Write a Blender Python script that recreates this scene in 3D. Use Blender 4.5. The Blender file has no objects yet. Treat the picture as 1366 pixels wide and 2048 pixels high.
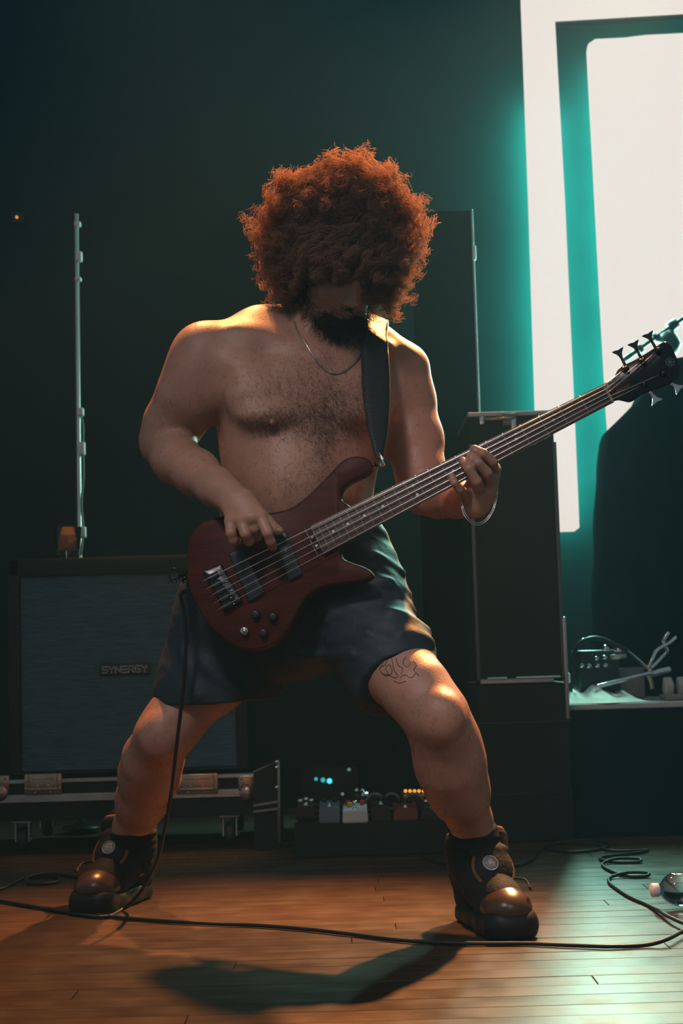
import bpy, bmesh, math, random
import numpy as np
from mathutils import Vector, Matrix

random.seed(7)
RNG = np.random.default_rng(11)
SC = bpy.context.scene
COL = SC.collection

# ------------------------------------------------------------------ camera
F = 3000.0                      # focal length in pixels of the 1366 x 2048 frame
CAM_H = 0.58
PITCH = math.atan(276.0 / F)
ROLL = math.radians(-1.6)
FOCUS = 3.06
cam_data = bpy.data.cameras.new('camera')
cam = bpy.data.objects.new('camera', cam_data)
COL.objects.link(cam)
cam_data.sensor_fit = 'VERTICAL'
cam_data.sensor_height = 36.0
cam_data.lens = F * 36.0 / 2048.0
cam_data.clip_start = 0.05
cam_data.dof.use_dof = True
cam_data.dof.focus_distance = FOCUS
cam_data.dof.aperture_fstop = 6.5
ROT = Matrix.Rotation(math.pi / 2 + PITCH, 3, 'X') @ Matrix.Rotation(ROLL, 3, 'Z')
cam.matrix_world = Matrix.Translation((0, 0, CAM_H)) @ ROT.to_4x4()
SC.camera = cam

# ------------------------------------------------------------------ world, exposure
world = bpy.data.worlds.new('hall')
SC.world = world
world.use_nodes = True
_bg = world.node_tree.nodes['Background']
_bg.inputs['Color'].default_value = (0.72, 0.90, 1.0, 1)
_bg.inputs['Strength'].default_value = 0.16
vs = SC.view_settings
vs.view_transform = 'Standard'
vs.look = 'None'
vs.gamma = 1.0
vs.use_curve_mapping = False
vs.exposure = 0.0
SC.cycles.use_denoising = True
SC.cycles.max_bounces = 6
SC.cycles.volume_bounces = 0
SC.cycles.sample_clamp_indirect = 4.0


def aim(o, target):
    d = Vector(target) - o.location
    o.rotation_euler = d.to_track_quat('-Z', 'Y').to_euler()


def spot(name, loc, target, color, watt, angle, blend=0.4, size=0.06):
    l = bpy.data.lights.new(name, 'SPOT')
    l.color, l.energy, l.spot_size, l.spot_blend, l.shadow_soft_size = color, watt, math.radians(angle), blend, size
    o = bpy.data.objects.new(name, l)
    COL.objects.link(o)
    o.location = loc
    aim(o, target)
    return o


def area(name, loc, target, color, watt, sx, sy, spread=180):
    l = bpy.data.lights.new(name, 'AREA')
    l.shape = 'RECTANGLE'
    l.color, l.energy, l.size, l.size_y = color, watt, sx, sy
    l.spread = math.radians(spread)
    o = bpy.data.objects.new(name, l)
    COL.objects.link(o)
    o.location = loc
    aim(o, target)
    return o


WARM = (1.0, 0.40, 0.125)
TEAL = (0.015, 1.0, 0.74)
MINT = (0.42, 1.0, 0.80)
spot('stage_spot', (1.30, 5.25, 3.25), (-0.30, 2.95, 0.60), WARM, 2300, 38, 0.7, 0.07)
spot('stage_spot', (-0.60, 4.55, 3.75), (-0.03, 3.10, 0.75), WARM, 1000, 34, 0.7, 0.07)
spot('stage_spot', (-0.45, 4.95, 3.40), (-0.62, 4.62, 0.80), WARM, 130, 17, 0.8, 0.05)
spot('front_fill', (-0.80, 0.80, 2.95), (0.06, 3.08, 0.74), (1.0, 0.84, 0.86), 165, 31, 1.0, 0.25)
spot('front_fill', (0.75, 0.40, 2.30), (0.24, 3.02, 0.36), (1.0, 0.80, 0.76), 62, 20, 1.0, 0.25)  # extra fill added to brighten the right leg, no known stage lamp


# ------------------------------------------------------------------ helpers
def at(px, py, y):
    """The point seen at pixel (px, py) of the photograph, at the depth y."""
    d = ROT @ Vector(((px - 683.0) / F, (1024.0 - py) / F, -1.0))
    t = y / d.y
    return np.array((d.x * t, y, CAM_H + d.z * t))


def floor_at(px, py, z=0.0):
    d = ROT @ Vector(((px - 683.0) / F, (1024.0 - py) / F, -1.0))
    t = (z - CAM_H) / d.z
    return np.array((d.x * t, d.y * t, z))


def R(px, y):
    return px * y / F


def unit(v):
    v = np.asarray(v, float)
    return v / np.linalg.norm(v)


def prop(o, label=None, cat=None, group=None, kind=None):
    if label: o['label'] = label
    if cat: o['category'] = cat
    if group: o['group'] = group
    if kind: o['kind'] = kind
    return o


def put(name, me, mat=None, parent=None):
    o = bpy.data.objects.new(name, me)
    COL.objects.link(o)
    if mat is not None and not me.materials:
        me.materials.append(mat)
    if parent is not None:
        o.parent = parent
        o.matrix_parent_inverse = parent.matrix_world.inverted()
    return o


def empty(name, loc, label=None, cat=None, group=None):
    o = bpy.data.objects.new(name, None)
    COL.objects.link(o)
    o.location = loc
    o.matrix_world = Matrix.Translation(Vector(loc))
    o.empty_display_size = 0.05
    prop(o, label, cat, group)
    return o


def mesh_np(name, V, Q, smooth=True):
    """numpy arrays -> mesh; Q is (n,4) or (n,3)."""
    me = bpy.data.meshes.new(name)
    V = np.asarray(V, np.float32)
    Q = np.asarray(Q, np.int32)
    n, m = Q.shape
    me.vertices.add(len(V))
    me.vertices.foreach_set('co', V.ravel())
    me.loops.add(n * m)
    me.loops.foreach_set('vertex_index', Q.ravel())
    me.polygons.add(n)
    me.polygons.foreach_set('loop_start', np.arange(0, n * m, m, dtype=np.int32))
    me.update(calc_edges=True)
    if smooth:
        me.polygons.foreach_set('use_smooth', np.ones(n, bool))
    me.validate()
    return me


class MB:
    """Collects simple solids into one mesh."""
    def __init__(s):
        s.v, s.f, s.sm = [], [], []

    def add(s, V, Fs, smooth=False):
        k = len(s.v)
        s.v += [tuple(map(float, p)) for p in V]
        s.f += [tuple(i + k for i in f) for f in Fs]
        s.sm += [smooth] * len(Fs)
        return s

    def bm(s, b, smooth=False):
        b.verts.index_update()
        s.add([v.co[:] for v in b.verts], [[v.index for v in f.verts] for f in b.faces], smooth)
        b.free()
        return s

    def box(s, c, size, bevel=0.0, rot=None, seg=1):
        b = bmesh.new()
        bmesh.ops.create_cube(b, size=1.0)
        bmesh.ops.scale(b, vec=size, verts=b.verts)
        if bevel > 0:
            bmesh.ops.bevel(b, geom=b.edges[:], offset=bevel, segments=seg, affect='EDGES', profile=0.5)
        if rot is not None:
            bmesh.ops.transform(b, matrix=rot.to_4x4(), verts=b.verts)
        bmesh.ops.translate(b, vec=Vector(c), verts=b.verts)
        return s.bm(b, seg > 1)

    def span(s, lo, hi, bevel=0.0, seg=1):
        lo, hi = np.array(lo, float), np.array(hi, float)
        return s.box((lo + hi) / 2, np.abs(hi - lo), bevel, None, seg)

    def tube(s, pts, r, n=8, closed=False, cap=True):
        pts = np.asarray(pts, float)
        m = len(pts)
        r = np.broadcast_to(np.asarray(r, float), (m,))
        if closed:
            T = np.roll(pts, -1, 0) - np.roll(pts, 1, 0)
        else:
            T = np.gradient(pts, axis=0)
        T /= np.linalg.norm(T, axis=1)[:, None] + 1e-12
        a = np.array((0, 0, 1.0)) if abs(T[0][2]) < 0.9 else np.array((1.0, 0, 0))
        N = unit(np.cross(T[0], a))
        V = []
        for i in range(m):
            N = N - T[i] * np.dot(N, T[i])
            N /= np.linalg.norm(N) + 1e-12
            B = np.cross(T[i], N)
            for j in range(n):
                t = 2 * math.pi * j / n
                V.append(pts[i] + r[i] * (math.cos(t) * N + math.sin(t) * B))
        Fs = []
        for i in range(m if closed else m - 1):
            i2 = (i + 1) % m
            for j in range(n):
                j2 = (j + 1) % n
                Fs.append((i * n + j, i * n + j2, i2 * n + j2, i2 * n + j))
        if cap and not closed:
            Fs.append(tuple(range(n))[::-1])
            Fs.append(tuple((m - 1) * n + j for j in range(n)))
        return s.add(V, Fs, True)

    def cyl(s, a, b, r, r2=None, n=16):
        return s.tube([a, b], [r, r if r2 is None else r2], n)

    def lathe(s, base, axis, prof, n=20):
        """prof: list of (distance along the axis, radius)."""
        axis = unit(axis)
        a = np.array((0, 0, 1.0)) if abs(axis[2]) < 0.9 else np.array((1.0, 0, 0))
        N = unit(np.cross(axis, a)); B = np.cross(axis, N)
        base = np.asarray(base, float)
        V = []
        for h, r in prof:
            for j in range(n):
                t = 2 * math.pi * j / n
                V.append(base + axis * h + max(r, 1e-5) * (math.cos(t) * N + math.sin(t) * B))
        Fs = []
        for i in range(len(prof) - 1):
            for j in range(n):
                j2 = (j + 1) % n
                Fs.append((i * n + j, i * n + j2, (i + 1) * n + j2, (i + 1) * n + j))
        Fs.append(tuple(range(n))[::-1])
        Fs.append(tuple((len(prof) - 1) * n + j for j in range(n)))
        return s.add(V, Fs, True)

    def ball(s, c, r, n=12):
        r = np.broadcast_to(np.asarray(r, float), (3,))
        V, Fs = [], []
        for i in range(n + 1):
            t = math.pi * i / n
            for j in range(2 * n):
                p = math.pi * j / n
                V.append(np.array(c) + r * np.array((math.sin(t) * math.cos(p), math.sin(t) * math.sin(p), math.cos(t))))
        for i in range(n):
            for j in range(2 * n):
                j2 = (j + 1) % (2 * n)
                Fs.append((i * 2 * n + j, (i + 1) * 2 * n + j, (i + 1) * 2 * n + j2, i * 2 * n + j2))
        return s.add(V, Fs, True)

    def rings(s, rings, smooth=True, cap=True):
        """loft through closed rings of equal length."""
        n = len(rings[0]); V = []; Fs = []
        for q in rings: V += list(q)
        for i in range(len(rings) - 1):
            for j in range(n):
                j2 = (j + 1) % n
                Fs.append((i * n + j, i * n + j2, (i + 1) * n + j2, (i + 1) * n + j))
        if cap:
            Fs.append(tuple(range(n))[::-1])
            Fs.append(tuple((len(rings) - 1) * n + j for j in range(n)))
        return s.add(V, Fs, smooth)

    def build(s, name, mat=None, parent=None, autosmooth=None):
        me = bpy.data.meshes.new(name)
        me.from_pydata(s.v, [], s.f)
        me.polygons.foreach_set('use_smooth', s.sm)
        b = bmesh.new(); b.from_mesh(me)
        bmesh.ops.recalc_face_normals(b, faces=b.faces)
        b.to_mesh(me); b.free()
        if autosmooth:
            try:
                me.set_sharp_from_angle(angle=math.radians(autosmooth))
            except Exception:
                pass
        me.update()
        return put(name, me, mat, parent)


def catmull(pts, n=8, closed=False):
    P = np.asarray(pts, float)
    m = len(P)
    out = []
    rng = range(m) if closed else range(m - 1)
    for i in rng:
        if closed:
            p0, p1, p2, p3 = P[(i - 1) % m], P[i], P[(i + 1) % m], P[(i + 2) % m]
        else:
            p0, p1, p2, p3 = P[max(i - 1, 0)], P[i], P[i + 1], P[min(i + 2, m - 1)]
        for k in range(n):
            t = k / n
            out.append(0.5 * ((2 * p1) + (-p0 + p2) * t + (2 * p0 - 5 * p1 + 4 * p2 - p3) * t * t + (-p0 + 3 * p1 - 3 * p2 + p3) * t ** 3))
    if not closed:
        out.append(P[-1])
    return np.array(out)


def resample(P, n, closed=False):
    P = np.asarray(P, float)
    Q = np.vstack([P, P[:1]]) if closed else P
    d = np.r_[0, np.cumsum(np.linalg.norm(np.diff(Q, axis=0), axis=1))]
    t = np.linspace(0, d[-1], n + 1)[:-1] if closed else np.linspace(0, d[-1], n)
    return np.stack([np.interp(t, d, Q[:, k]) for k in range(Q.shape[1])], 1)


# ------------------------------------------------------------------ materials
def mat(name, color, rough=0.6, metal=0.0, spec=0.5, noise=0.0, nscale=20.0, bump=0.0, bscale=60.0, emit=None, estr=0.0,
        trans=0.0, coat=0.0, stretch=None, sheen=0.0, ior=1.45):
    m = bpy.data.materials.new(name)
    m.use_nodes = True
    nt = m.node_tree
    b = nt.nodes['Principled BSDF']
    b.inputs['Base Color'].default_value = (*color, 1)
    b.inputs['Roughness'].default_value = rough
    b.inputs['Metallic'].default_value = metal
    b.inputs['Specular IOR Level'].default_value = spec
    b.inputs['Transmission Weight'].default_value = trans
    b.inputs['Coat Weight'].default_value = coat
    b.inputs['Sheen Weight'].default_value = sheen
    b.inputs['IOR'].default_value = ior
    if emit is not None:
        b.inputs['Emission Color'].default_value = (*emit, 1)
        b.inputs['Emission Strength'].default_value = estr
    if noise > 0 or bump > 0:
        tc = nt.nodes.new('ShaderNodeTexCoord')
        src = tc.outputs['Object']
        if stretch is not None:
            mp = nt.nodes.new('ShaderNodeMapping')
            mp.inputs['Scale'].default_value = stretch
            nt.links.new(src, mp.inputs['Vector'])
            src = mp.outputs['Vector']
        if noise > 0:
            nz = nt.nodes.new('ShaderNodeTexNoise')
            nz.inputs['Scale'].default_value = nscale
            nz.inputs['Detail'].default_value = 5
            nt.links.new(src, nz.inputs['Vector'])
            rp = nt.nodes.new('ShaderNodeMapRange')
            rp.inputs['From Min'].default_value = 0.25
            rp.inputs['From Max'].default_value = 0.75
            rp.inputs['To Min'].default_value = 1 - noise
            rp.inputs['To Max'].default_value = 1 + noise
            nt.links.new(nz.outputs['Fac'], rp.inputs['Value'])
            mx = nt.nodes.new('ShaderNodeMix')
            mx.data_type = 'RGBA'; mx.blend_type = 'MULTIPLY'
            mx.inputs['Factor'].default_value = 1.0
            mx.inputs[6].default_value = (*color, 1)
            nt.links.new(rp.outputs['Result'], mx.inputs[7])
            nt.links.new(mx.outputs[2], b.inputs['Base Color'])
        if bump > 0:
            nb = nt.nodes.new('ShaderNodeTexNoise')
            nb.inputs['Scale'].default_value = bscale
            nb.inputs['Detail'].default_value = 4
            nt.links.new(src, nb.inputs['Vector'])
            bp = nt.nodes.new('ShaderNodeBump')
            bp.inputs['Strength'].default_value = bump
            bp.inputs['Distance'].default_value = 0.01
            nt.links.new(nb.outputs['Fac'], bp.inputs['Height'])
            nt.links.new(bp.outputs['Normal'], b.inputs['Normal'])
    return m


def wood_mat(name, dark, light, rough, scale=(1.5, 40, 40), bump=0.15, spec=0.5, coat=0.0, per_object=0.0):
    m = bpy.data.materials.new(name)
    m.use_nodes = True
    nt = m.node_tree
    b = nt.nodes['Principled BSDF']
    tc = nt.nodes.new('ShaderNodeTexCoord')
    mp = nt.nodes.new('ShaderNodeMapping')
    mp.inputs['Scale'].default_value = scale
    oi = nt.nodes.new('ShaderNodeObjectInfo')
    cmb = nt.nodes.new('ShaderNodeCombineXYZ')
    mul = nt.nodes.new('ShaderNodeMath'); mul.operation = 'MULTIPLY'; mul.inputs[1].default_value = 37.0
    nt.links.new(oi.outputs['Random'], mul.inputs[0])
    nt.links.new(mul.outputs[0], cmb.inputs['X'])
    nt.links.new(mul.outputs[0], cmb.inputs['Y'])
    nt.links.new(cmb.outputs[0], mp.inputs['Location'])
    nt.links.new(tc.outputs['Object'], mp.inputs['Vector'])
    nz = nt.nodes.new('ShaderNodeTexNoise')
    nz.inputs['Scale'].default_value = 2.2
    nz.inputs['Detail'].default_value = 8
    nz.inputs['Roughness'].default_value = 0.62
    nt.links.new(mp.outputs['Vector'], nz.inputs['Vector'])
    cr = nt.nodes.new('ShaderNodeValToRGB')
    cr.color_ramp.elements[0].position = 0.30; cr.color_ramp.elements[0].color = (*dark, 1)
    cr.color_ramp.elements[1].position = 0.72; cr.color_ramp.elements[1].color = (*light, 1)
    nt.links.new(nz.outputs['Fac'], cr.inputs['Fac'])
    out = cr.outputs['Color']
    if per_object > 0:
        rp = nt.nodes.new('ShaderNodeMapRange')
        rp.inputs['To Min'].default_value = 1 - per_object
        rp.inputs['To Max'].default_value = 1 + per_object
        nt.links.new(oi.outputs['Random'], rp.inputs['Value'])
        mx = nt.nodes.new('ShaderNodeMix'); mx.data_type = 'RGBA'; mx.blend_type = 'MULTIPLY'
        mx.inputs['Factor'].default_value = 1.0
        nt.links.new(out, mx.inputs[6]); nt.links.new(rp.outputs['Result'], mx.inputs[7])
        out = mx.outputs[2]
    nt.links.new(out, b.inputs['Base Color'])
    b.inputs['Roughness'].default_value = rough
    b.inputs['Specular IOR Level'].default_value = spec
    b.inputs['Coat Weight'].default_value = coat
    # uneven wear of the varnish
    n2 = nt.nodes.new('ShaderNodeTexNoise'); n2.inputs['Scale'].default_value = 9.0; n2.inputs['Detail'].default_value = 6
    nt.links.new(tc.outputs['Object'], n2.inputs['Vector'])
    r2 = nt.nodes.new('ShaderNodeMapRange')
    r2.inputs['From Min'].default_value = 0.3; r2.inputs['From Max'].default_value = 0.7
    r2.inputs['To Min'].default_value = max(rough - 0.09, 0.05); r2.inputs['To Max'].default_value = rough + 0.09
    nt.links.new(n2.outputs['Fac'], r2.inputs['Value'])
    nt.links.new(r2.outputs['Result'], b.inputs['Roughness'])
    bp = nt.nodes.new('ShaderNodeBump'); bp.inputs['Strength'].default_value = bump; bp.inputs['Distance'].default_value = 0.004
    nt.links.new(nz.outputs['Fac'], bp.inputs['Height'])
    nt.links.new(bp.outputs['Normal'], b.inputs['Normal'])
    return m


def hair_mat(name, color, trans=0.35, gloss=0.08):
    m = bpy.data.materials.new(name)
    m.use_nodes = True
    nt = m.node_tree
    nt.nodes.clear()
    out = nt.nodes.new('ShaderNodeOutputMaterial')
    d = nt.nodes.new('ShaderNodeBsdfDiffuse'); d.inputs['Color'].default_value = (*color, 1)
    t = nt.nodes.new('ShaderNodeBsdfTranslucent'); t.inputs['Color'].default_value = (*color, 1)
    g = nt.nodes.new('ShaderNodeBsdfGlossy'); g.inputs['Roughness'].default_value = 0.45
    g.inputs['Color'].default_value = (0.5, 0.45, 0.4, 1)
    m1 = nt.nodes.new('ShaderNodeMixShader'); m1.inputs[0].default_value = trans
    m2 = nt.nodes.new('ShaderNodeMixShader'); m2.inputs[0].default_value = gloss
    nt.links.new(d.outputs[0], m1.inputs[1]); nt.links.new(t.outputs[0], m1.inputs[2])
    nt.links.new(m1.outputs[0], m2.inputs[1]); nt.links.new(g.outputs[0], m2.inputs[2])
    nt.links.new(m2.outputs[0], out.inputs['Surface'])
    return m


M = {}
M['wall'] = mat('black_drape_wall', (0.010, 0.016, 0.018), 0.8, spec=0.2, noise=0.25, nscale=3)
M['floor_base'] = mat('floor_base', (0.05, 0.03, 0.02), 0.7)
M['plank'] = wood_mat('stage_plank', (0.027, 0.0138, 0.0076), (0.060, 0.034, 0.019), 0.40, (1.2, 22, 22), 0.10, 0.38, 0.0, 0.16)
M['mat'] = mat('floor_mat', (0.02, 0.016, 0.014), 0.85, noise=0.3, nscale=80)
M['skin'] = mat('skin', (0.33, 0.175, 0.120), 0.48, spec=0.45, noise=0.16, nscale=16, bump=0.10, bscale=260)
M['hair'] = hair_mat('brown_hair', (0.52, 0.355, 0.275), 0.87, 0.02)
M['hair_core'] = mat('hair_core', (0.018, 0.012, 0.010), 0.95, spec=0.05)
M['beard'] = hair_mat('black_beard', (0.02, 0.014, 0.012), 0.2, 0.05)
M['body_hair'] = hair_mat('body_hair', (0.035, 0.020, 0.014), 0.3, 0.05)
M['shorts'] = mat('navy_shorts', (0.014, 0.024, 0.031), 0.62, spec=0.4, noise=0.12, nscale=30, bump=0.25, bscale=38)
M['sock'] = mat('black_sock', (0.016, 0.018, 0.020), 0.95, spec=0.1, bump=0.4, bscale=300)
M['shoe'] = mat('black_shoe', (0.010, 0.010, 0.011), 0.75, spec=0.2, bump=0.2, bscale=120)
M['shoe_lining'] = mat('brown_shoe_lining', (0.11, 0.055, 0.030), 0.85, spec=0.2, bump=0.2, bscale=160)
M['shoe_rubber'] = mat('black_shoe_rubber', (0.009, 0.009, 0.010), 0.5, spec=0.3)
M['toe'] = mat('brown_toe_leather', (0.060, 0.031, 0.013), 0.30, spec=0.5, noise=0.2, nscale=40)
M['badge'] = mat('badge_blue', (0.10, 0.14, 0.17), 0.6)
M['badge_line'] = mat('badge_line', (0.30, 0.31, 0.32), 0.6)
M['bass'] = wood_mat('bass_body_wood', (0.034, 0.008, 0.006), (0.078, 0.019, 0.013), 0.45, (2.0, 26, 26), 0.04, 0.1)
M['neck'] = wood_mat('neck_wood', (0.20, 0.085, 0.035), (0.30, 0.14, 0.06), 0.4, (1.5, 40, 40), 0.05)
M['board'] = wood_mat('rosewood', (0.045, 0.024, 0.017), (0.105, 0.055, 0.036), 0.45, (1.5, 40, 40), 0.08)
M['black'] = mat('black_plastic', (0.012, 0.013, 0.014), 0.38, spec=0.5)
M['headstock'] = mat('black_lacquer', (0.010, 0.010, 0.011), 0.25, spec=0.5)
M['pickup'] = mat('pickup_plastic', (0.022, 0.030, 0.036), 0.4, spec=0.5)
M['steel'] = mat('string_steel', (0.75, 0.74, 0.72), 0.28, metal=1.0)
M['fret'] = mat('fret_nickel', (0.36, 0.33, 0.30), 0.4, metal=0.7)
M['chrome'] = mat('chrome', (0.75, 0.75, 0.76), 0.15, metal=1.0)
M['blackmetal'] = mat('black_chrome', (0.06, 0.06, 0.065), 0.3, metal=1.0)
M['dark_edge'] = mat('dark_edge_metal', (0.10, 0.135, 0.15), 0.4, metal=0.6)
M['pearl'] = mat('pearl_dot', (0.55, 0.55, 0.53), 0.35)
M['nut'] = mat('brass_nut', (0.35, 0.24, 0.12), 0.4)
M['logo'] = mat('logo_gold', (0.35, 0.14, 0.06), 0.5)
M['logo_silver'] = mat('logo_silver', (0.20, 0.30, 0.29), 0.5)
M['leather'] = mat('black_leather', (0.010, 0.011, 0.012), 0.5, spec=0.3, bump=0.15, bscale=180)
M['cable'] = mat('black_cable', (0.010, 0.010, 0.011), 0.5, spec=0.4)
M['silver'] = mat('silver_chain', (0.55, 0.52, 0.48), 0.3, metal=1.0)
M['tattoo'] = mat('tattoo_ink', (0.045, 0.032, 0.030), 0.55)
M['tolex'] = mat('black_tolex', (0.011, 0.015, 0.017), 0.6, spec=0.4, bump=0.4, bscale=400)
M['grille'] = mat('grille_cloth', (0.060, 0.118, 0.155), 0.8, spec=0.2, noise=0.35, nscale=1.0, bump=0.5, bscale=1.0, stretch=(20, 20, 330))
M['plate'] = mat('badge_plate', (0.012, 0.012, 0.013), 0.4)
M['plate_text'] = mat('badge_letters', (0.34, 0.36, 0.37), 0.35, metal=0.3)
M['alu'] = mat('brushed_aluminium', (0.48, 0.47, 0.46), 0.42, metal=0.85, noise=0.2, nscale=12, bump=0.1, bscale=60)
M['zinc'] = mat('zinc_hardware', (0.42, 0.32, 0.23), 0.30, metal=0.9, noise=0.15, nscale=40)
M['ply'] = mat('case_black', (0.010, 0.013, 0.015), 0.65, spec=0.3)
M['rubber'] = mat('caster_rubber', (0.02, 0.025, 0.027), 0.5)
M['glass'] = mat('tumbler_glass', (0.95, 0.97, 0.96), 0.03, trans=1.0, ior=1.48)
M['whiskey'] = mat('whiskey', (0.85, 0.36, 0.08), 0.08, trans=0.6, ior=1.36)
M['pole'] = mat('pale_painted_pole', (0.80, 0.84, 0.82), 0.3, metal=0.5, spec=0.5, noise=0.15, nscale=9)
M['tape'] = mat('white_tape', (0.8, 0.82, 0.8), 0.6)
M['cloth_black'] = mat('black_cloth', (0.004, 0.006, 0.0065), 1.0, spec=0.0, bump=0.3, bscale=200)
M['towel'] = mat('white_towel', (0.82, 0.82, 0.79), 0.95, spec=0.1, bump=0.7, bscale=170)
M['greybox'] = mat('grey_box', (0.20, 0.20, 0.19), 0.6)
M['bluebox'] = mat('blue_grey_box', (0.12, 0.19, 0.25), 0.5)
M['whitebox'] = mat('pale_box', (0.52, 0.60, 0.64), 0.45)
M['redknob'] = mat('red_knob', (0.45, 0.05, 0.03), 0.4)
M['yellow'] = mat('yellow_knob', (0.5, 0.4, 0.06), 0.4)
M['maroon'] = mat('maroon_box', (0.16, 0.04, 0.03), 0.5)
M['patch'] = mat('grey_patch_cable', (0.10, 0.17, 0.17), 0.4)
M['riser'] = mat('riser_top', (0.42, 0.42, 0.41), 0.6, noise=0.2, nscale=14)
M['led_white'] = mat('led_panel_face', (0.1, 0.1, 0.1), 0.5, emit=(0.80, 0.72, 0.665), estr=1.0)
M['bottle'] = mat('clear_plastic', (0.95, 0.97, 0.98), 0.05, trans=1.0, ior=1.38)
M['cap'] = mat('bottle_cap', (0.75, 0.72, 0.70), 0.4)
M['lbl'] = mat('blue_bottle_label', (0.02, 0.20, 0.48), 0.35)


def lamp_mat(name, c, s):
    return mat(name, (0.02, 0.02, 0.02), 0.4, emit=c, estr=s)


# ------------------------------------------------------------------ signed-distance sculpting
class SDF:
    def __init__(s, lo, hi, h):
        s.lo = np.array(lo, float); s.h = h
        n = np.ceil((np.array(hi) - s.lo) / h).astype(int) + 1
        s.n = n
        s.D = np.full(n, 0.25, np.float32)

    def region(s, lo, hi, pad):
        a = np.floor((np.array(lo) - pad - s.lo) / s.h).astype(int)
        b = np.ceil((np.array(hi) + pad - s.lo) / s.h).astype(int) + 1
        a = np.clip(a, 0, s.n); b = np.clip(b, 0, s.n)
        sl = tuple(slice(int(i), int(j)) for i, j in zip(a, b))
        g = [(s.lo[k] + s.h * np.arange(a[k], b[k])).astype(np.float32) for k in range(3)]
        return sl, g[0][:, None, None], g[1][None, :, None], g[2][None, None, :]

    def blend(s, sl, d, k, cut=False):
        A = s.D[sl]
        if A.size == 0: return
        if cut:
            A = -A
        if k > 0:
            hh = np.maximum(k - np.abs(A - d), 0) / k
            r = np.minimum(A, d) - hh * hh * (k * 0.25)
        else:
            r = np.minimum(A, d)
        s.D[sl] = -r if cut else r

    def cap(s, a, b, ra, rb=None, k=0.02, flat=None, cut=False):
        """tapered capsule; flat = (unit axis, factor) squeezes the section along that axis."""
        rb = ra if rb is None else rb
        a = np.asarray(a, float); b = np.asarray(b, float)
        m = max(ra, rb)
        if flat is not None: m *= max(1, flat[1])
        pad = max(k, 0.03) + 2 * s.h
        sl, X, Y, Z = s.region(np.minimum(a, b) - m, np.maximum(a, b) + m, pad)
        qx, qy, qz = X - a[0], Y - a[1], Z - a[2]
        e = b - a
        if flat is not None:
            n, f = np.asarray(flat[0], float), flat[1]
            w = (qx * n[0] + qy * n[1] + qz * n[2]) * (1 / f - 1)
            qx, qy, qz = qx + n[0] * w, qy + n[1] * w, qz + n[2] * w
            e = e + n * np.dot(e, n) * (1 / f - 1)
        L = float(np.dot(e, e)) + 1e-12
        t = np.clip((qx * e[0] + qy * e[1] + qz * e[2]) / L, 0, 1)
        d = np.sqrt((qx - t * e[0]) ** 2 + (qy - t * e[1]) ** 2 + (qz - t * e[2]) ** 2) - (ra + t * (rb - ra))
        s.blend(sl, d.astype(np.float32), k, cut)

    def chain(s, pts, k=0.02, flat=None):
        """pts: (point, radius) pairs."""
        for (a, ra), (b, rb) in zip(pts[:-1], pts[1:]):
            s.cap(a, b, ra, rb, k, flat)

    def ell(s, c, r, k=0.02, axes=None, cut=False):
        c = np.asarray(c, float); r = np.asarray(r, float)
        m = max(r)
        sl, X, Y, Z = s.region(c - m, c + m, max(k, 0.03) + 2 * s.h)
        q = [X - c[0], Y - c[1], Z - c[2]]
        if axes is None:
            u = q
        else:
            u = [q[0] * ax[0] + q[1] * ax[1] + q[2] * ax[2] for ax in axes]
        k0 = np.sqrt((u[0] / r[0]) ** 2 + (u[1] / r[1]) ** 2 + (u[2] / r[2]) ** 2)
        k1 = np.sqrt((u[0] / r[0] ** 2) ** 2 + (u[1] / r[1] ** 2) ** 2 + (u[2] / r[2] ** 2) ** 2) + 1e-9
        d = k0 * (k0 - 1) / k1
        s.blend(sl, d.astype(np.float32), k, cut)

    def plane_cut(s, p, n, k=0.004):
        """removes everything on the side the normal points to."""
        n = unit(n)
        sl, X, Y, Z = s.region(s.lo, s.lo + s.h * s.n, 0)
        d = -((X - p[0]) * n[0] + (Y - p[1]) * n[1] + (Z - p[2]) * n[2])
        s.blend(sl, np.broadcast_to(d, s.D.shape).astype(np.float32), k, True)

    def sample(s, P):
        P = (np.atleast_2d(P) - s.lo) / s.h
        P = np.clip(P, 0, np.array(s.n) - 1.001)
        i = P.astype(int); f = P - i
        r = 0
        for dx in (0, 1):
            for dy in (0, 1):
                for dz in (0, 1):
                    w = (f[:, 0] if dx else 1 - f[:, 0]) * (f[:, 1] if dy else 1 - f[:, 1]) * (f[:, 2] if dz else 1 - f[:, 2])
                    r = r + w * s.D[i[:, 0] + dx, i[:, 1] + dy, i[:, 2] + dz]
        return r

    def grad(s, P):
        P = np.atleast_2d(P)
        e = 1.5 * s.h
        g = np.stack([s.sample(P + np.eye(3)[k] * e) - s.sample(P - np.eye(3)[k] * e) for k in range(3)], 1)
        return g / (np.linalg.norm(g, axis=1)[:, None] + 1e-9)

    def push(s, P, off, it=5):
        """moves points onto the surface at the height off above it."""
        P = np.array(np.atleast_2d(P), float)
        for _ in range(it):
            P += s.grad(P) * np.clip(off - s.sample(P), -0.02, 0.02)[:, None]
        return P

    def march(s, px, py, y0=2.6, y1=3.9):
        """first hit of the sight line through a pixel, or None."""
        a, b = at(px, py, y0), at(px, py, y1)
        t = np.linspace(0, 1, 900)[:, None]
        P = a + (b - a) * t
        ok = np.all((P > s.lo) & (P < s.lo + s.h * (s.n - 1)), 1)
        d = np.where(ok, s.sample(P), 1)
        i = np.argmax(d < 0)
        return P[i] if d[i] < 0 else None

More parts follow.
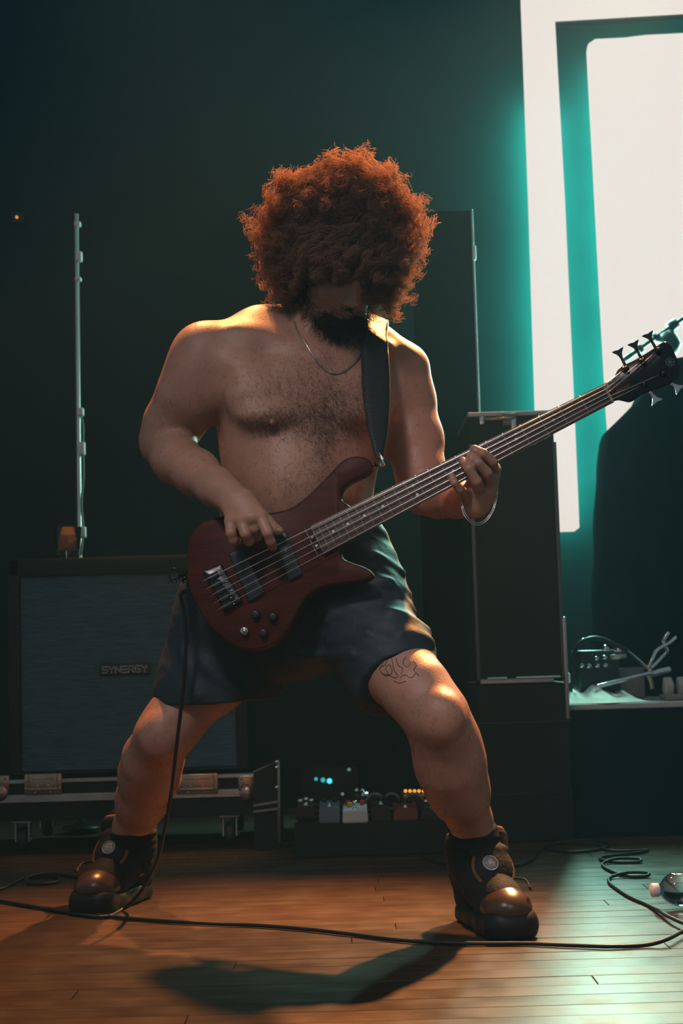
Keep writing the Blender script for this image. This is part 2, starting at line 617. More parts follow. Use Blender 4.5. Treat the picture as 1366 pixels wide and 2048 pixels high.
    def mesh(s, name, smooth=2):
        D = s.D
        S = D < 0
        nx, ny, nz = D.shape
        c = np.zeros((nx - 1, ny - 1, nz - 1), np.uint8)
        for dx in (0, 1):
            for dy in (0, 1):
                for dz in (0, 1):
                    c += S[dx:nx - 1 + dx, dy:ny - 1 + dy, dz:nz - 1 + dz]
        act = np.argwhere((c > 0) & (c < 8))
        idx = np.full(c.shape, -1, np.int32)
        idx[act[:, 0], act[:, 1], act[:, 2]] = np.arange(len(act))
        P = np.zeros((len(act), 3)); cnt = np.zeros(len(act))
        corners = [(0, 0, 0), (1, 0, 0), (0, 1, 0), (1, 1, 0), (0, 0, 1), (1, 0, 1), (0, 1, 1), (1, 1, 1)]
        val = {q: D[act[:, 0] + q[0], act[:, 1] + q[1], act[:, 2] + q[2]].astype(float) for q in corners}
        for q in corners:
            for k in range(3):
                if q[k] == 0:
                    w = list(q); w[k] = 1; w = tuple(w)
                    a, b = val[q], val[w]
                    m = (a < 0) != (b < 0)
                    t = np.where(m, a / np.where(a - b == 0, 1, a - b), 0)
                    for j in range(3):
                        P[:, j] += np.where(m, q[j] + (t if j == k else 0), 0)
                    cnt += m
        P = P / cnt[:, None] + act
        V = s.lo + P * s.h
        quads = []
        for k in range(3):
            a = [slice(None)] * 3; b = [slice(None)] * 3
            a[k] = slice(0, D.shape[k] - 1); b[k] = slice(1, D.shape[k])
            A, B = S[tuple(a)], S[tuple(b)]
            e = np.argwhere(A != B)
            u, v = (k + 1) % 3, (k + 2) % 3
            ok = (e[:, u] > 0) & (e[:, v] > 0) & (e[:, u] < D.shape[u] - 1) & (e[:, v] < D.shape[v] - 1)
            e = e[ok]
            flip = B[e[:, 0], e[:, 1], e[:, 2]]
            q = []
            for (du, dv) in ((-1, -1), (0, -1), (0, 0), (-1, 0)):
                z = e.copy(); z[:, u] += du; z[:, v] += dv
                q.append(idx[z[:, 0], z[:, 1], z[:, 2]])
            q = np.stack(q, 1)
            q[flip] = q[flip][:, ::-1]
            quads.append(q)
        Q = np.concatenate(quads)
        Q = Q[(Q >= 0).all(1)]
        E = np.concatenate([Q[:, [0, 1]], Q[:, [1, 2]], Q[:, [2, 3]], Q[:, [3, 0]]])
        for _ in range(smooth):
            W = np.zeros_like(V); n = np.bincount(E[:, 0], minlength=len(V)) + np.bincount(E[:, 1], minlength=len(V))
            for j in range(3):
                W[:, j] = np.bincount(E[:, 0], V[E[:, 1], j], len(V)) + np.bincount(E[:, 1], V[E[:, 0], j], len(V))
            V = 0.5 * V + 0.5 * W / np.maximum(n, 1)[:, None]
        return mesh_np(name, V, Q)


def wob(P, freq, seed, n=5):
    """smooth pseudo-noise in about -1..1."""
    r = np.random.default_rng(seed)
    out = 0
    for _ in range(n):
        k = unit(r.normal(size=3)) * freq * r.uniform(0.7, 1.5)
        out = out + np.sin(P @ k + r.uniform(0, 6.28))
    return out / n * 1.4


def strands_mesh(name, S, r0, r1):
    """S (n, m, 3) strand points -> one mesh of three-sided tapering tubes."""
    n, m, _ = S.shape
    T = np.gradient(S, axis=1)
    T /= np.linalg.norm(T, axis=2)[..., None] + 1e-12
    ref = np.random.default_rng(3).normal(size=(n, 1, 3))
    N = np.cross(T, ref); N /= np.linalg.norm(N, axis=2)[..., None] + 1e-9
    B = np.cross(T, N)
    r = np.linspace(r0, r1, m)[None, :, None]
    V = np.stack([S + r * (math.cos(a) * N + math.sin(a) * B) for a in (0, 2.094, 4.189)], 2)   # n,m,3,3
    base = (np.arange(n) * m * 3)[:, None, None] + (np.arange(m - 1) * 3)[None, :, None]
    j = np.arange(3)[None, None, :]; j2 = (j + 1) % 3
    Q = np.stack([base + j, base + j2, base + 3 + j2, base + 3 + j], -1).reshape(-1, 4)
    return mesh_np(name, V.reshape(-1, 3), Q)


# ================================================================== SETTING
w = MB(); w.span((-4.5, 5.76, -0.25), (4.5, 5.86, 5.2))
prop(w.build('wall_back', M['wall']), kind='structure')
fl = MB(); fl.span((-4.5, 1.2, -0.25), (4.5, 5.76, -0.012))
floor = fl.build('floor', M['floor_base']); prop(floor, kind='structure')
PW = 0.07
plank_meshes = {}
for L in (0.9, 1.25, 1.6, 2.0):
    b = MB(); b.box((0, 0, -0.006), (L - 0.0012, PW - 0.0014, 0.012), 0.0009)
    o = b.build('plank', M['plank'])
    plank_meshes[L] = o.data
    bpy.data.objects.remove(o)
row = 0
yy = 2.10
while yy < 4.9:
    x = -2.0 - random.uniform(0, 0.9)
    while x < 1.9:
        L = random.choice((0.9, 1.25, 1.6, 2.0))
        if x + L > -1.9:
            o = put('plank', plank_meshes[L], None, floor)
            o.matrix_parent_inverse = Matrix()
            o.location = (x + L / 2, yy, random.uniform(-0.0006, 0.0))
        x += L
    yy += PW
# dark mat along the right edge of the stage
e0, e1 = np.array((0.56, 2.45, 0)), np.array((0.965, 4.45, 0))
b = MB()
P = [e0, e1, np.array((1.9, 4.45, 0)), np.array((1.9, 2.45, 0))]
b.add([p + (0, 0, 0.0006) for p in P] + [p + (0, 0, 0.007) for p in P],
      [(3, 2, 1, 0), (4, 5, 6, 7), (0, 1, 5, 4), (1, 2, 6, 5), (2, 3, 7, 6), (3, 0, 4, 7)])
prop(b.build('floor_mat', M['mat']), 'dark mat lying on the wooden stage floor under the clear bottle', 'mat')

# ================================================================== LED PANELS (give off the teal stage light)
def slab_px(mb, pts, y, th):
    A = [at(px, py, y) for px, py in pts]
    n = len(A)
    B = [p + (0, th, 0) for p in A]
    mb.add(A + B, [tuple(range(n)), tuple(range(2 * n - 1, n - 1, -1))] + [(i, (i + 1) % n, n + (i + 1) % n, n + i) for i in range(n)])
    return mb

LY = 5.60
def led(name, label, pts, lights):
    root = empty(name, at(*pts[0], LY) * (1, 1, 0) + (0, 0.03, 0.0), label, 'light panel')
    slab_px(MB(), pts, LY, 0.03).build('luminous_face', M['led_white'], root)
    cx = np.mean([p[0] for p in pts]); cy = np.mean([p[1] for p in pts])
    bp = [(cx + (px - cx) * 0.97, cy + (py - cy) * 0.99) for px, py in pts]
    A = [at(px, py, LY) + (0, 0.031, 0) for px, py in bp]
    n = len(A); B = [p + (0, 0.03, 0) for p in A]
    MB().add(A + B, [tuple(range(n)), tuple(range(2 * n - 1, n - 1, -1))] + [(i, (i + 1) % n, n + (i + 1) % n, n + i) for i in range(n)]).build('housing', M['black'], root)
    for (px, py, sx, sy, wf, wb) in lights:
        c = at(px, py, LY)
        area('panel_light', c - (0, 0.012, 0), c - (0, 1, 0), MINT, wf, sx, sy)
        if wb:
            area('panel_glow', c + (0, 0.070, 0), c + (0, 1, 0), TEAL, wb, sx, sy)
    return root

led('led_bar', 'narrow white LED bar with a top arm beside the large LED screen',
    [(1042, -60), (1043, 0), (1058, 400), (1071, 816), (1079, 1055), (1086, 1064), (1150, 1062), (1159, 1055), (1147, 774), (1138, 578), (1130, 400), (1110, 37), (1366, 22), (1500, 14), (1500, -68)],
    [(1110, 600, 0.12, 1.65, 70, 27)])
led('led_screen', 'large bright white LED screen with a rounded corner behind the bass headstock',
    [(1175, 98), (1177, 87), (1190, 78), (1250, 75), (1290, 70), (1366, 66), (1500, 60), (1540, 1045), (1236, 1058), (1221, 919), (1214, 827), (1202, 613), (1191, 400)],
    [(1360, 540, 0.52, 1.7, 70, 120)])

# haze in the stage air
hz = MB(); hz.span((-3.2, 0.5, 0.02), (3.2, 5.755, 4.2))
hm = bpy.data.materials.new('stage_haze'); hm.use_nodes = True
hm.node_tree.nodes.clear()
_o = hm.node_tree.nodes.new('ShaderNodeOutputMaterial')
_v = hm.node_tree.nodes.new('ShaderNodeVolumeScatter')
_v.inputs['Density'].default_value = 0.009
_v.inputs['Color'].default_value = (0.25, 0.70, 1.0, 1)
_v.inputs['Anisotropy'].default_value = 0.0
hm.node_tree.links.new(_v.outputs[0], _o.inputs['Volume'])
prop(hz.build('stage_haze', hm), 'thin haze hanging in the stage air', 'haze', kind='stuff')

# ================================================================== PERSON: body
HB = 0.0025
BODY = SDF((-0.58, 2.86, 0.02), (0.44, 3.74, 1.36), HB)
n_t = unit((0.34, -0.94, 0.0)); l_t = unit((0.94, 0.34, 0.0))
def C(px, py, y, r, ):
    return (at(px, py, y), R(r, y))
flatT = (n_t, 0.72)
BODY.chain([C(645, 715, 3.29, 105), C(618, 790, 3.275, 158), C(606, 860, 3.27, 163), C(597, 950, 3.275, 152), C(592, 1030, 3.285, 148), C(590, 1120, 3.30, 150), C(590, 1190, 3.31, 145)], 0.03, (n_t, 0.70))
BODY.ell(at(612, 975, 3.185), (0.120, 0.075, 0.125), 0.05, (l_t, n_t, (0, 0, 1)))              # belly
BODY.ell(at(540, 800, 3.175), (0.098, 0.050, 0.070), 0.035, (l_t, n_t, (0, 0, 1)))              # pectorals
BODY.ell(at(715, 800, 3.225), (0.085, 0.050, 0.070), 0.035, (l_t, n_t, (0, 0, 1)))
BODY.ell(at(540, 832, 3.145), (0.066, 0.034, 0.028), 0.022, (l_t, n_t, (0, 0, 1)))
BODY.ell(at(705, 832, 3.195), (0.060, 0.034, 0.028), 0.022, (l_t, n_t, (0, 0, 1)))
BODY.ell(at(545, 846, 3.112), (0.006, 0.0025, 0.005), 0.010, (l_t, n_t, (0, 0, 1)))              # nipple
BODY.cap(at(462, 775, 3.27), at(472, 900, 3.29), R(36, 3.27), R(28, 3.27), 0.04)               # lats
BODY.cap(at(765, 790, 3.33), at(728, 900, 3.33), R(34, 3.3), R(26, 3.3), 0.04)
BODY.chain([C(615, 650, 3.31, 50), C(520, 664, 3.27, 46), C(428, 696, 3.235, 48)], 0.04)       # trapezius, shoulders
BODY.chain([C(690, 668, 3.31, 45), C(750, 698, 3.33, 44), C(803, 738, 3.34, 50)], 0.04)
BODY.cap(at(635, 712, 3.185), at(470, 668, 3.185), 0.007, 0.006, 0.035)                        # collar bones
BODY.ell(at(515, 682, 3.215), (0.075, 0.035, 0.03), 0.05, (l_t, n_t, (0, 0, 1)))
BODY.cap(at(672, 712, 3.20), at(775, 695, 3.27), 0.010, 0.010, 0.03)
BODY.chain([C(655, 705, 3.285, 70), C(664, 640, 3.25, 62), C(672, 590, 3.22, 60)], 0.025)      # neck
BODY.cap(at(600, 640, 3.22), at(645, 712, 3.185), 0.013, 0.010, 0.02)                          # neck muscle
# arm on the plucking side
BODY.chain([C(418, 712, 3.225, 62), C(378, 795, 3.235, 62), C(345, 850, 3.27, 55), C(328, 885, 3.285, 45)], 0.03)
BODY.ell(at(395, 735, 3.215), (0.062, 0.062, 0.085), 0.04)
BODY.chain([C(328, 888, 3.285, 44), C(352, 918, 3.22, 47), C(392, 945, 3.15, 44), C(432, 975, 3.08, 36), C(455, 990, 3.045, 31)], 0.025)
BODY.cap(at(440, 785, 3.21), at(480, 740, 3.185), 0.03, 0.04, 0.05)                            # front of the armpit
# arm on the fretting side
BODY.chain([C(803, 742, 3.34, 53), C(815, 800, 3.34, 52), C(828, 880, 3.325, 55), C(842, 950, 3.295, 47), C(852, 985, 3.28, 41)], 0.03)
BODY.chain([C(852, 987, 3.28, 42), C(878, 992, 3.22, 42), C(915, 998, 3.13, 36), C(948, 1006, 3.065, 29)], 0.02)
BODY.cap(at(780, 800, 3.30), at(740, 770, 3.27), 0.03, 0.04, 0.05)
# legs
BODY.chain([C(512, 1225, 3.32, 100), C(420, 1350, 3.31, 76), C(352, 1438, 3.29, 55), C(326, 1474, 3.29, 52), C(306, 1518, 3.36, 56), C(299, 1550, 3.42, 57), C(284, 1600, 3.50, 48), C(266, 1655, 3.57, 35), C(264, 1725, 3.62, 33)], 0.03)
BODY.ell(at(318, 1472, 3.235), (0.040, 0.03, 0.045), 0.03)
BODY.chain([C(690, 1208, 3.27, 105), C(785, 1325, 3.10, 78), C(834, 1382, 3.03, 64), C(872, 1432, 3.00, 60), C(892, 1485, 3.035, 63), C(901, 1530, 3.06, 65), C(917, 1582, 3.10, 57), C(940, 1640, 3.16, 39), C(952, 1690, 3.19, 35), C(958, 1750, 3.21, 36)], 0.03)
BODY.ell(at(884, 1436, 2.945), (0.038, 0.028, 0.044), 0.03)                                     # kneecap
BODY.cap(at(905, 1475, 2.985), at(950, 1630, 3.12), 0.014, 0.010, 0.03)                         # shin bone

# ---- fretting hand
def fing(pts, k=0.005):
    BODY.chain([(at(a, b, c), r) for a, b, c, r in pts], k)
palm_n = unit((0.25, -0.9, 0.1))
BODY.chain([C(952, 1004, 3.058, 29), C(960, 982, 3.050, 31)], 0.015, (palm_n, 0.72))
BODY.cap(at(945, 990, 3.058), at(966, 955, 3.045), 0.023, 0.022, 0.015)
BODY.cap(at(972, 985, 3.055), at(984, 940, 3.045), 0.020, 0.019, 0.015)
fing([(988, 944, 3.050, 0.0125), (985, 924, 2.992, 0.0108), (966, 907, 2.981, 0.0102), (948, 898, 3.001, 0.0088)], 0.002)       # index
fing([(982, 964, 3.045, 0.0125), (974, 946, 2.984, 0.0110), (956, 926, 2.972, 0.0105), (941, 914, 2.999, 0.0090)], 0.002)       # middle
fing([(962, 980, 3.040, 0.0120), (953, 963, 2.980, 0.0112), (938, 938, 2.973, 0.0106), (926, 922, 3.003, 0.0090)], 0.002)       # ring
fing([(942, 994, 3.045, 0.0110), (919, 979, 3.000, 0.0088), (909, 966, 2.990, 0.0082), (904, 953, 3.010, 0.0076)], 0.002)       # little
fing([(965, 990, 3.07, 0.017), (950, 955, 3.10, 0.014), (930, 925, 3.10, 0.011)], 0.008)                                 # thumb behind the neck
# ---- plucking hand
bh_n = unit((0.1, -0.85, 0.45))
BODY.chain([C(455, 990, 3.045, 30), C(470, 1004, 3.025, 33)], 0.02, (bh_n, 0.75))
BODY.cap(at(470, 1000, 3.022), at(462, 1042, 3.000), 0.016, 0.014, 0.015)
BODY.cap(at(478, 1000, 3.018), at(482, 1040, 2.992), 0.017, 0.014, 0.015)
BODY.cap(at(487, 1000, 3.018), at(502, 1036, 2.988), 0.017, 0.015, 0.015)
BODY.cap(at(494, 1002, 3.022), at(521, 1034, 2.992), 0.018, 0.0145, 0.015)
fing([(521, 1034, 2.992, 0.0135), (535, 1066, 2.975, 0.0108), (541, 1083, 2.985, 0.0102), (546, 1094, 3.008, 0.0088)], 0.003)    # index
fing([(502, 1037, 2.990, 0.0130), (509, 1058, 2.992, 0.0105), (515, 1072, 3.014, 0.0098), (511, 1078, 3.034, 0.0085)], 0.003)    # middle
fing([(482, 1041, 2.992, 0.0130), (491, 1068, 2.980, 0.0112), (498, 1082, 2.994, 0.0106), (497, 1082, 3.020, 0.0090)], 0.003)    # ring
fing([(461, 1043, 3.000, 0.0125), (462, 1066, 2.988, 0.0110), (467, 1080, 2.994, 0.0102), (477, 1083, 3.012, 0.0085)], 0.003)    # little
fing([(505, 1012, 3.035, 0.017), (536, 1046, 3.032, 0.0125), (549, 1058, 3.030, 0.0105), (560, 1062, 3.030, 0.0085)], 0.008)  # thumb
# ---- head (bowed and turned towards the fretting hand)
HC = at(678, 528, 3.20)
hf = unit((0.30, -0.76, -0.58)); hr = unit(np.cross(hf, (0, 0, 1.0))); hu = np.cross(hr, hf)
def H(f, r, u):
    return HC + hf * f + hr * r + hu * u
hax = (hf, hr, hu)
BODY.ell(H(0, 0, 0.02), (0.098, 0.078, 0.095), 0.03, hax)
BODY.ell(H(0.03, 0, -0.045), (0.068, 0.062, 0.082), 0.03, hax)
BODY.ell(H(0.062, 0, -0.112), (0.024, 0.028, 0.022), 0.03, hax)
for s in (-1, 1):
    BODY.cap(H(-0.005, s * 0.054, -0.065), H(0.055, s * 0.02, -0.112), 0.020, 0.018, 0.03)
    BODY.cap(H(0.090, s * 0.012, 0.012), H(0.068, s * 0.050, 0.012), 0.010, 0.010, 0.015)
    BODY.ell(H(0.090, s * 0.032, -0.006), (0.012, 0.016, 0.011), 0.008, hax, True)
    BODY.ell(H(0.072, s * 0.042, -0.035), (0.020, 0.022, 0.018), 0.02, hax)
    BODY.ell(H(0.100, s * 0.012, -0.047), (0.011, 0.009, 0.008), 0.006, hax)
    BODY.ell(H(-0.012, s * 0.078, -0.022), (0.020, 0.008, 0.032), 0.008, hax)
BODY.cap(H(0.090, 0, 0.004), H(0.112, 0, -0.043), 0.008, 0.012, 0.012)
BODY.ell(H(0.092, 0, -0.074), (0.011, 0.023, 0.007), 0.006, hax)
BODY.ell(H(0.090, 0, -0.086), (0.011, 0.020, 0.008), 0.006, hax)

PR = empty('person', (0.0, 3.3, 0.0), 'shirtless bearded person with a big curly afro and dark shorts, playing a bass guitar', 'person')
put('body', BODY.mesh('body', 1), M['skin'], PR)
for s in (-1, 1):
    b = MB(); b.ball(H(0.074, s * 0.032, -0.006), 0.0115, 8)
    b.build('eye', mat('eye_white', (0.5, 0.48, 0.45), 0.3), PR)

# ---- beard
BD = SDF(HC - 0.2, HC + 0.2, 0.003)
BD.ell(H(0.064, 0, -0.112), (0.046, 0.050, 0.044), 0.02, hax)
for s in (-1, 1):
    BD.cap(H(0.0, s * 0.062, -0.045), H(0.050, s * 0.028, -0.105), 0.024, 0.031, 0.02)
    BD.cap(H(0.093, s * 0.006, -0.064), H(0.078, s * 0.030, -0.085), 0.006, 0.007, 0.01)
BD.ell(H(0.100, 0, -0.080), (0.020, 0.020, 0.010), 0.004, hax, True)
beard_me = (BD.__setattr__('D', (BD.D + 0.003 * wob(np.stack(np.meshgrid(*[BD.lo[k] + BD.h * np.arange(BD.n[k]) for k in range(3)], indexing='ij'), -1), 190, 31)).astype(np.float32)), BD.mesh('beard', 1))[1]
beard = put('beard', beard_me, M['beard'], PR)
bv = np.empty(len(beard_me.vertices) * 3, np.float32); beard_me.vertices.foreach_get('co', bv); bv = bv.reshape(-1, 3).astype(float)
sel = bv[RNG.choice(len(bv), 7000)]
g = BD.grad(sel)
tt = np.linspace(0, 1, 5)[None, :, None]
dirs = g * 0.6 + hf * 0.1 - np.array((0, 0, 0.5)) + RNG.normal(size=g.shape) * 0.35
S = sel[:, None] + dirs[:, None] * tt * RNG.uniform(0.006, 0.026, (len(sel), 1, 1)) + RNG.normal(size=(len(sel), 5, 3)) * 0.0012
prop(put('beard_strands', strands_mesh('beard_strands', S, 0.0004, 0.0002), M['beard'], beard), kind='stuff')

# ---- afro: dense core and curling locks
AC = at(680, 478, 3.215)
CORE = SDF(AC - 0.24, AC + 0.24, 0.006)
CORE.ell(AC + (0, 0.03, 0.03), (0.130, 0.118, 0.118), 0.02)
CORE.ell(at(590, 520, 3.26), (0.055, 0.07, 0.070), 0.03)
CORE.ell(at(775, 540, 3.26), (0.055, 0.07, 0.070), 0.03)
X, Y, Z = np.meshgrid(*[CORE.lo[k] + CORE.h * np.arange(CORE.n[k]) for k in range(3)], indexing='ij')
Pg = np.stack([X, Y, Z], -1)
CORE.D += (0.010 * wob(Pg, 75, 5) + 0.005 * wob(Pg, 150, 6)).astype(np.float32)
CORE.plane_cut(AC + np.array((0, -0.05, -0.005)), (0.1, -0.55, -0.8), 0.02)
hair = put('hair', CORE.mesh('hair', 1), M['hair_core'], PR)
locks = []
NL = 560
ga = math.pi * (3 - math.sqrt(5))
tuft = [(unit(at(px, py, 3.2) - AC), am, wd_) for px, py, am, wd_ in ((650, 292, 0.042, 0.010), (742, 286, 0.046, 0.012), (560, 370, 0.006, 0.02), (822, 360, 0.018, 0.05), (800, 640, 0.035, 0.03), (498, 575, 0.030, 0.05), (486, 500, 0.006, 0.02))]
for i in range(NL):
    zc = 1 - 2 * (i + 0.5) / NL
    rr = math.sqrt(1 - zc * zc)
    d = np.array((rr * math.cos(ga * i), rr * math.sin(ga * i), zc))
    d = unit(d + RNG.normal(size=3) * 0.05)
    # no hair growing out of the face, chin and neck
    if d[2] < (-0.88 if d[0] > 0.25 else -0.74): continue
    if d[2] < -0.70 and -0.45 < d[0] < 0.35 and d[1] < 0.3: continue
    Ro = 0.166 + 0.032 * abs(d[0]) + RNG.normal() * 0.010
    Ro += 0.008 * math.sin(5 * math.atan2(d[2], d[0]) + 1) + 0.006 * math.sin(9 * math.atan2(d[2], d[0]))
    for td, am, wd_ in tuft:
        Ro += am * math.exp(-((1 - np.dot(d, td)) / wd_))
    if d[1] < -0.6: Ro *= 0.95
    r_in = 0.105
    ns = 16
    m = 22
    ax = d + np.array((0, 0, -0.55 if (d[1] < -0.25 and d[2] < 0.15) else -0.06))
    ax = unit(ax)
    a = np.cross(ax, (0.3, 0.2, 1.0)); a = unit(a); bb = np.cross(ax, a)
    t = np.linspace(0, 1, m)
    turns = RNG.uniform(1.5, 3.2); ph = RNG.uniform(0, 6.28)
    amp = RNG.uniform(0.004, 0.011)
    center = AC + d * r_in + ax * (t[:, None] * (Ro - r_in))
    center = center + (np.cos(turns * 6.28 * t + ph)[:, None] * a + np.sin(turns * 6.28 * t + ph)[:, None] * bb) * (amp * (0.4 + 0.6 * t))[:, None]
    crad = RNG.uniform(0.008, 0.019)
    for j in range(ns):
        p0 = RNG.uniform(0, 6.28); q = math.sqrt(RNG.uniform()) * crad
        tw = RNG.uniform(2.0, 5.0)
        off = (np.cos(tw * 6.28 * t + p0)[:, None] * a + np.sin(tw * 6.28 * t + p0)[:, None] * bb) * q * (0.55 + 0.95 * np.sin(2.75 * t)[:, None] ** 2)
        lenf = RNG.uniform(0.80, 1.03) + (0.12 if RNG.uniform() < 0.03 else 0)
        fa = RNG.uniform(0, 6.28); ft = RNG.uniform(4.5, 7.5); fr = RNG.uniform(0.0020, 0.0042)
        off = off + (np.cos(ft * 6.28 * t + fa)[:, None] * a + np.sin(ft * 6.28 * t + fa)[:, None] * bb) * fr
        cc = AC + d * r_in + (center - (AC + d * r_in)) * lenf
        locks.append(cc + off + RNG.normal(size=(m, 3)) * 0.0009)
for i in range(60):
    r = RNG.uniform(-0.095, 0.095)
    root = H(0.080 - abs(r) * 0.45 + RNG.uniform(-0.03, 0.0), r, 0.070 + RNG.uniform(-0.015, 0.03))
    ax = unit(hf * 0.55 + np.array((0, -0.15, -0.75)) + hr * r * 3 + RNG.normal(size=3) * 0.12)
    a = unit(np.cross(ax, (0.3, 0.2, 1.0))); bb = np.cross(ax, a)
    Lh = RNG.uniform(0.085, 0.125); ph = RNG.uniform(0, 6.28); turns = RNG.uniform(1.2, 2.5)
    center = root + ax * (t[:, None] * Lh) + (np.cos(turns * 6.28 * t + ph)[:, None] * a + np.sin(turns * 6.28 * t + ph)[:, None] * bb) * 0.007
    for j in range(18):
        p0 = RNG.uniform(0, 6.28); q = math.sqrt(RNG.uniform()) * 0.014; tw = RNG.uniform(2.0, 5.0)
        off = (np.cos(tw * 6.28 * t + p0)[:, None] * a + np.sin(tw * 6.28 * t + p0)[:, None] * bb) * q
        fa = RNG.uniform(0, 6.28); off = off + (np.cos(6 * 6.28 * t + fa)[:, None] * a + np.sin(6 * 6.28 * t + fa)[:, None] * bb) * 0.003
        locks.append(center + off + RNG.normal(size=(m, 3)) * 0.0009)
locks = np.array(locks)
prop(put('curls', strands_mesh('curls', locks, 0.00062, 0.00040), M['hair'], hair), kind='stuff')

# ---- hair on chest, belly, arms and legs
def fuzz(pts, length, r, droop=0.4, seg=4, spread=0.5):
    P = np.array(pts)
    P = BODY.push(P, 0.0)
    g = BODY.grad(P)
    side = RNG.normal(size=P.shape); side -= g * (side * g).sum(1)[:, None]; side /= np.linalg.norm(side, axis=1)[:, None]
    d = g * 0.55 + side * spread + np.array((0, 0, -droop))
    L = RNG.uniform(0.5, 1.2, (len(P), 1, 1)) * length
    t = np.linspace(0, 1, seg)[None, :, None]
    curl = side[:, None] * np.sin(t * 3.0 + RNG.uniform(0, 6, (len(P), 1, 1))) * 0.35 + g[:, None] * t * (1 - t) * 0.6
    return P[:, None] + (d[:, None] * t + curl) * L

spots = []
def scatter(cx, cy, sx, sy, n, rot=0.0):
    c, s = math.cos(rot), math.sin(rot)
    for _ in range(n):
        u, v = RNG.normal() * sx, RNG.normal() * sy
        h = BODY.march(cx + c * u - s * v, cy + s * u + c * v, 2.95, 3.4)
        if h is not None and 3.05 < h[1]: spots.append(h)
scatter(655, 795, 60, 50, 2300)
scatter(600, 842, 38, 20, 1000, 0.05)
scatter(535, 848, 30, 15, 520, 0.15)
scatter(700, 838, 36, 26, 1200)
scatter(652, 885, 16, 60, 1100)
scatter(620, 965, 70, 42, 900)
scatter(560, 780, 65, 45, 700)
prop(put('chest_hair', strands_mesh('chest_hair', fuzz(spots, 0.0115, 0), 0.00015, 0.00008), M['body_hair'], PR), kind='stuff')
bm_ = bpy.data.meshes['body']
vv = np.empty(len(bm_.vertices) * 3, np.float32); bm_.vertices.foreach_get('co', vv); vv = vv.reshape(-1, 3).astype(float)
legs = vv[(vv[:, 2] < 0.50) & (vv[:, 2] > 0.20)]
arms = vv[(vv[:, 2] > 0.85) & (vv[:, 2] < 1.2) & ((vv[:, 0] < -0.24) | (vv[:, 0] > 0.10)) & (vv[:, 1] > 3.08)]
pk = np.concatenate([legs[RNG.choice(len(legs), 3600)], arms[RNG.choice(len(arms), 2600)]])
prop(put('limb_hair', strands_mesh('limb_hair', fuzz(pk, 0.007, 0, 0.5, 3), 0.00017, 0.00009), M['body_hair'], PR), kind='stuff')

# ---- shorts
SH = SDF((-0.50, 2.88, 0.34), (0.30, 3.60, 0.96), 0.0035)
def shorts_leg(pts, cutp, cutn, flat):
    G = SDF((-0.50, 2.88, 0.34), (0.30, 3.60, 0.96), 0.0035)
    G.chain([C(*p) for p in pts], 0.03, flat)
    G.plane_cut(cutp, cutn, 0.006)
    return G
A = shorts_leg([(520, 1130, 3.30, 140), (470, 1240, 3.31, 122), (432, 1390, 3.31, 118), (425, 1440, 3.31, 120)], at(375, 1409, 3.22), (0.02, 0.0, -1.0), (np.array((0, 1.0, 0)), 0.82))
B = shorts_leg([(665, 1130, 3.29, 128), (700, 1215, 3.22, 118), (770, 1310, 3.11, 92), (800, 1370, 3.06, 88)], at(788, 1326, 3.02), at(835, 1420, 2.96) - at(775, 1300, 3.09), (unit((0.3, 1.0, 0)), 0.9))
SH.D = np.minimum(A.D, B.D)
hh = np.maximum(0.03 - np.abs(A.D - B.D), 0) / 0.03
SH.D -= (hh * hh * 0.0075).astype(np.float32)
SH.ell(at(600, 1275, 3.28), (0.085, 0.10, 0.095), 0.05)
# waist, folds
SH.plane_cut(at(590, 1045, 3.2), (0.0, 0.0, 1.0), 0.004)
for (a, b_, r) in [((748, 1112, 3.16), (800, 1150, 3.20), 0.009), ((720, 1150, 3.115), (815, 1190, 3.17), 0.008), ((760, 1170, 3.12), (828, 1225, 3.15), 0.008),
                   ((650, 1215, 3.09), (780, 1165, 3.12), 0.007), ((640, 1245, 3.08), (760, 1205, 3.09), 0.007), ((780, 1240, 3.07), (850, 1262, 3.10), 0.007),
                   ((800, 1275, 3.04), (852, 1290, 3.07), 0.006), ((640, 1290, 3.09), (740, 1270, 3.05), 0.008), ((600, 1330, 3.15), (710, 1310, 3.05), 0.008),
                   ((410, 1330, 3.20), (480, 1385, 3.20), 0.008), ((360, 1300, 3.22), (400, 1390, 3.21), 0.008), ((470, 1280, 3.19), (540, 1390, 3.20), 0.009)]:
    SH.cap(SH.push(at(*a), -0.001)[0], SH.push(at(*b_), -0.001)[0], r, r * 0.6, 0.018)
X, Y, Z = np.meshgrid(*[SH.lo[k] + SH.h * np.arange(SH.n[k]) for k in range(3)], indexing='ij')
Pg = np.stack([X, Y, Z * 0.55], -1)
Pf = np.stack([X * 0.30, Y * 0.45, Z + X * 0.32], -1)
env = 0.35 + 0.65 * np.clip((X + 0.10) / 0.18, 0, 1)
SH.D += (0.0030 * wob(Pg, 50, 21, 6) + env * (0.0040 * wob(Pf, 85, 23, 6) + 0.0022 * wob(Pf, 170, 24, 6))).astype(np.float32)
# hollow legs
leg = BODY.sample(np.stack([X, Y, Z], -1).reshape(-1, 3)).reshape(X.shape)
inner = np.maximum(SH.D + 0.015, Z - at(590, 1240, 3.2)[2])
SH.D = np.maximum(SH.D, -inner).astype(np.float32)
put('shorts', SH.mesh('shorts', 1), M['shorts'], PR)

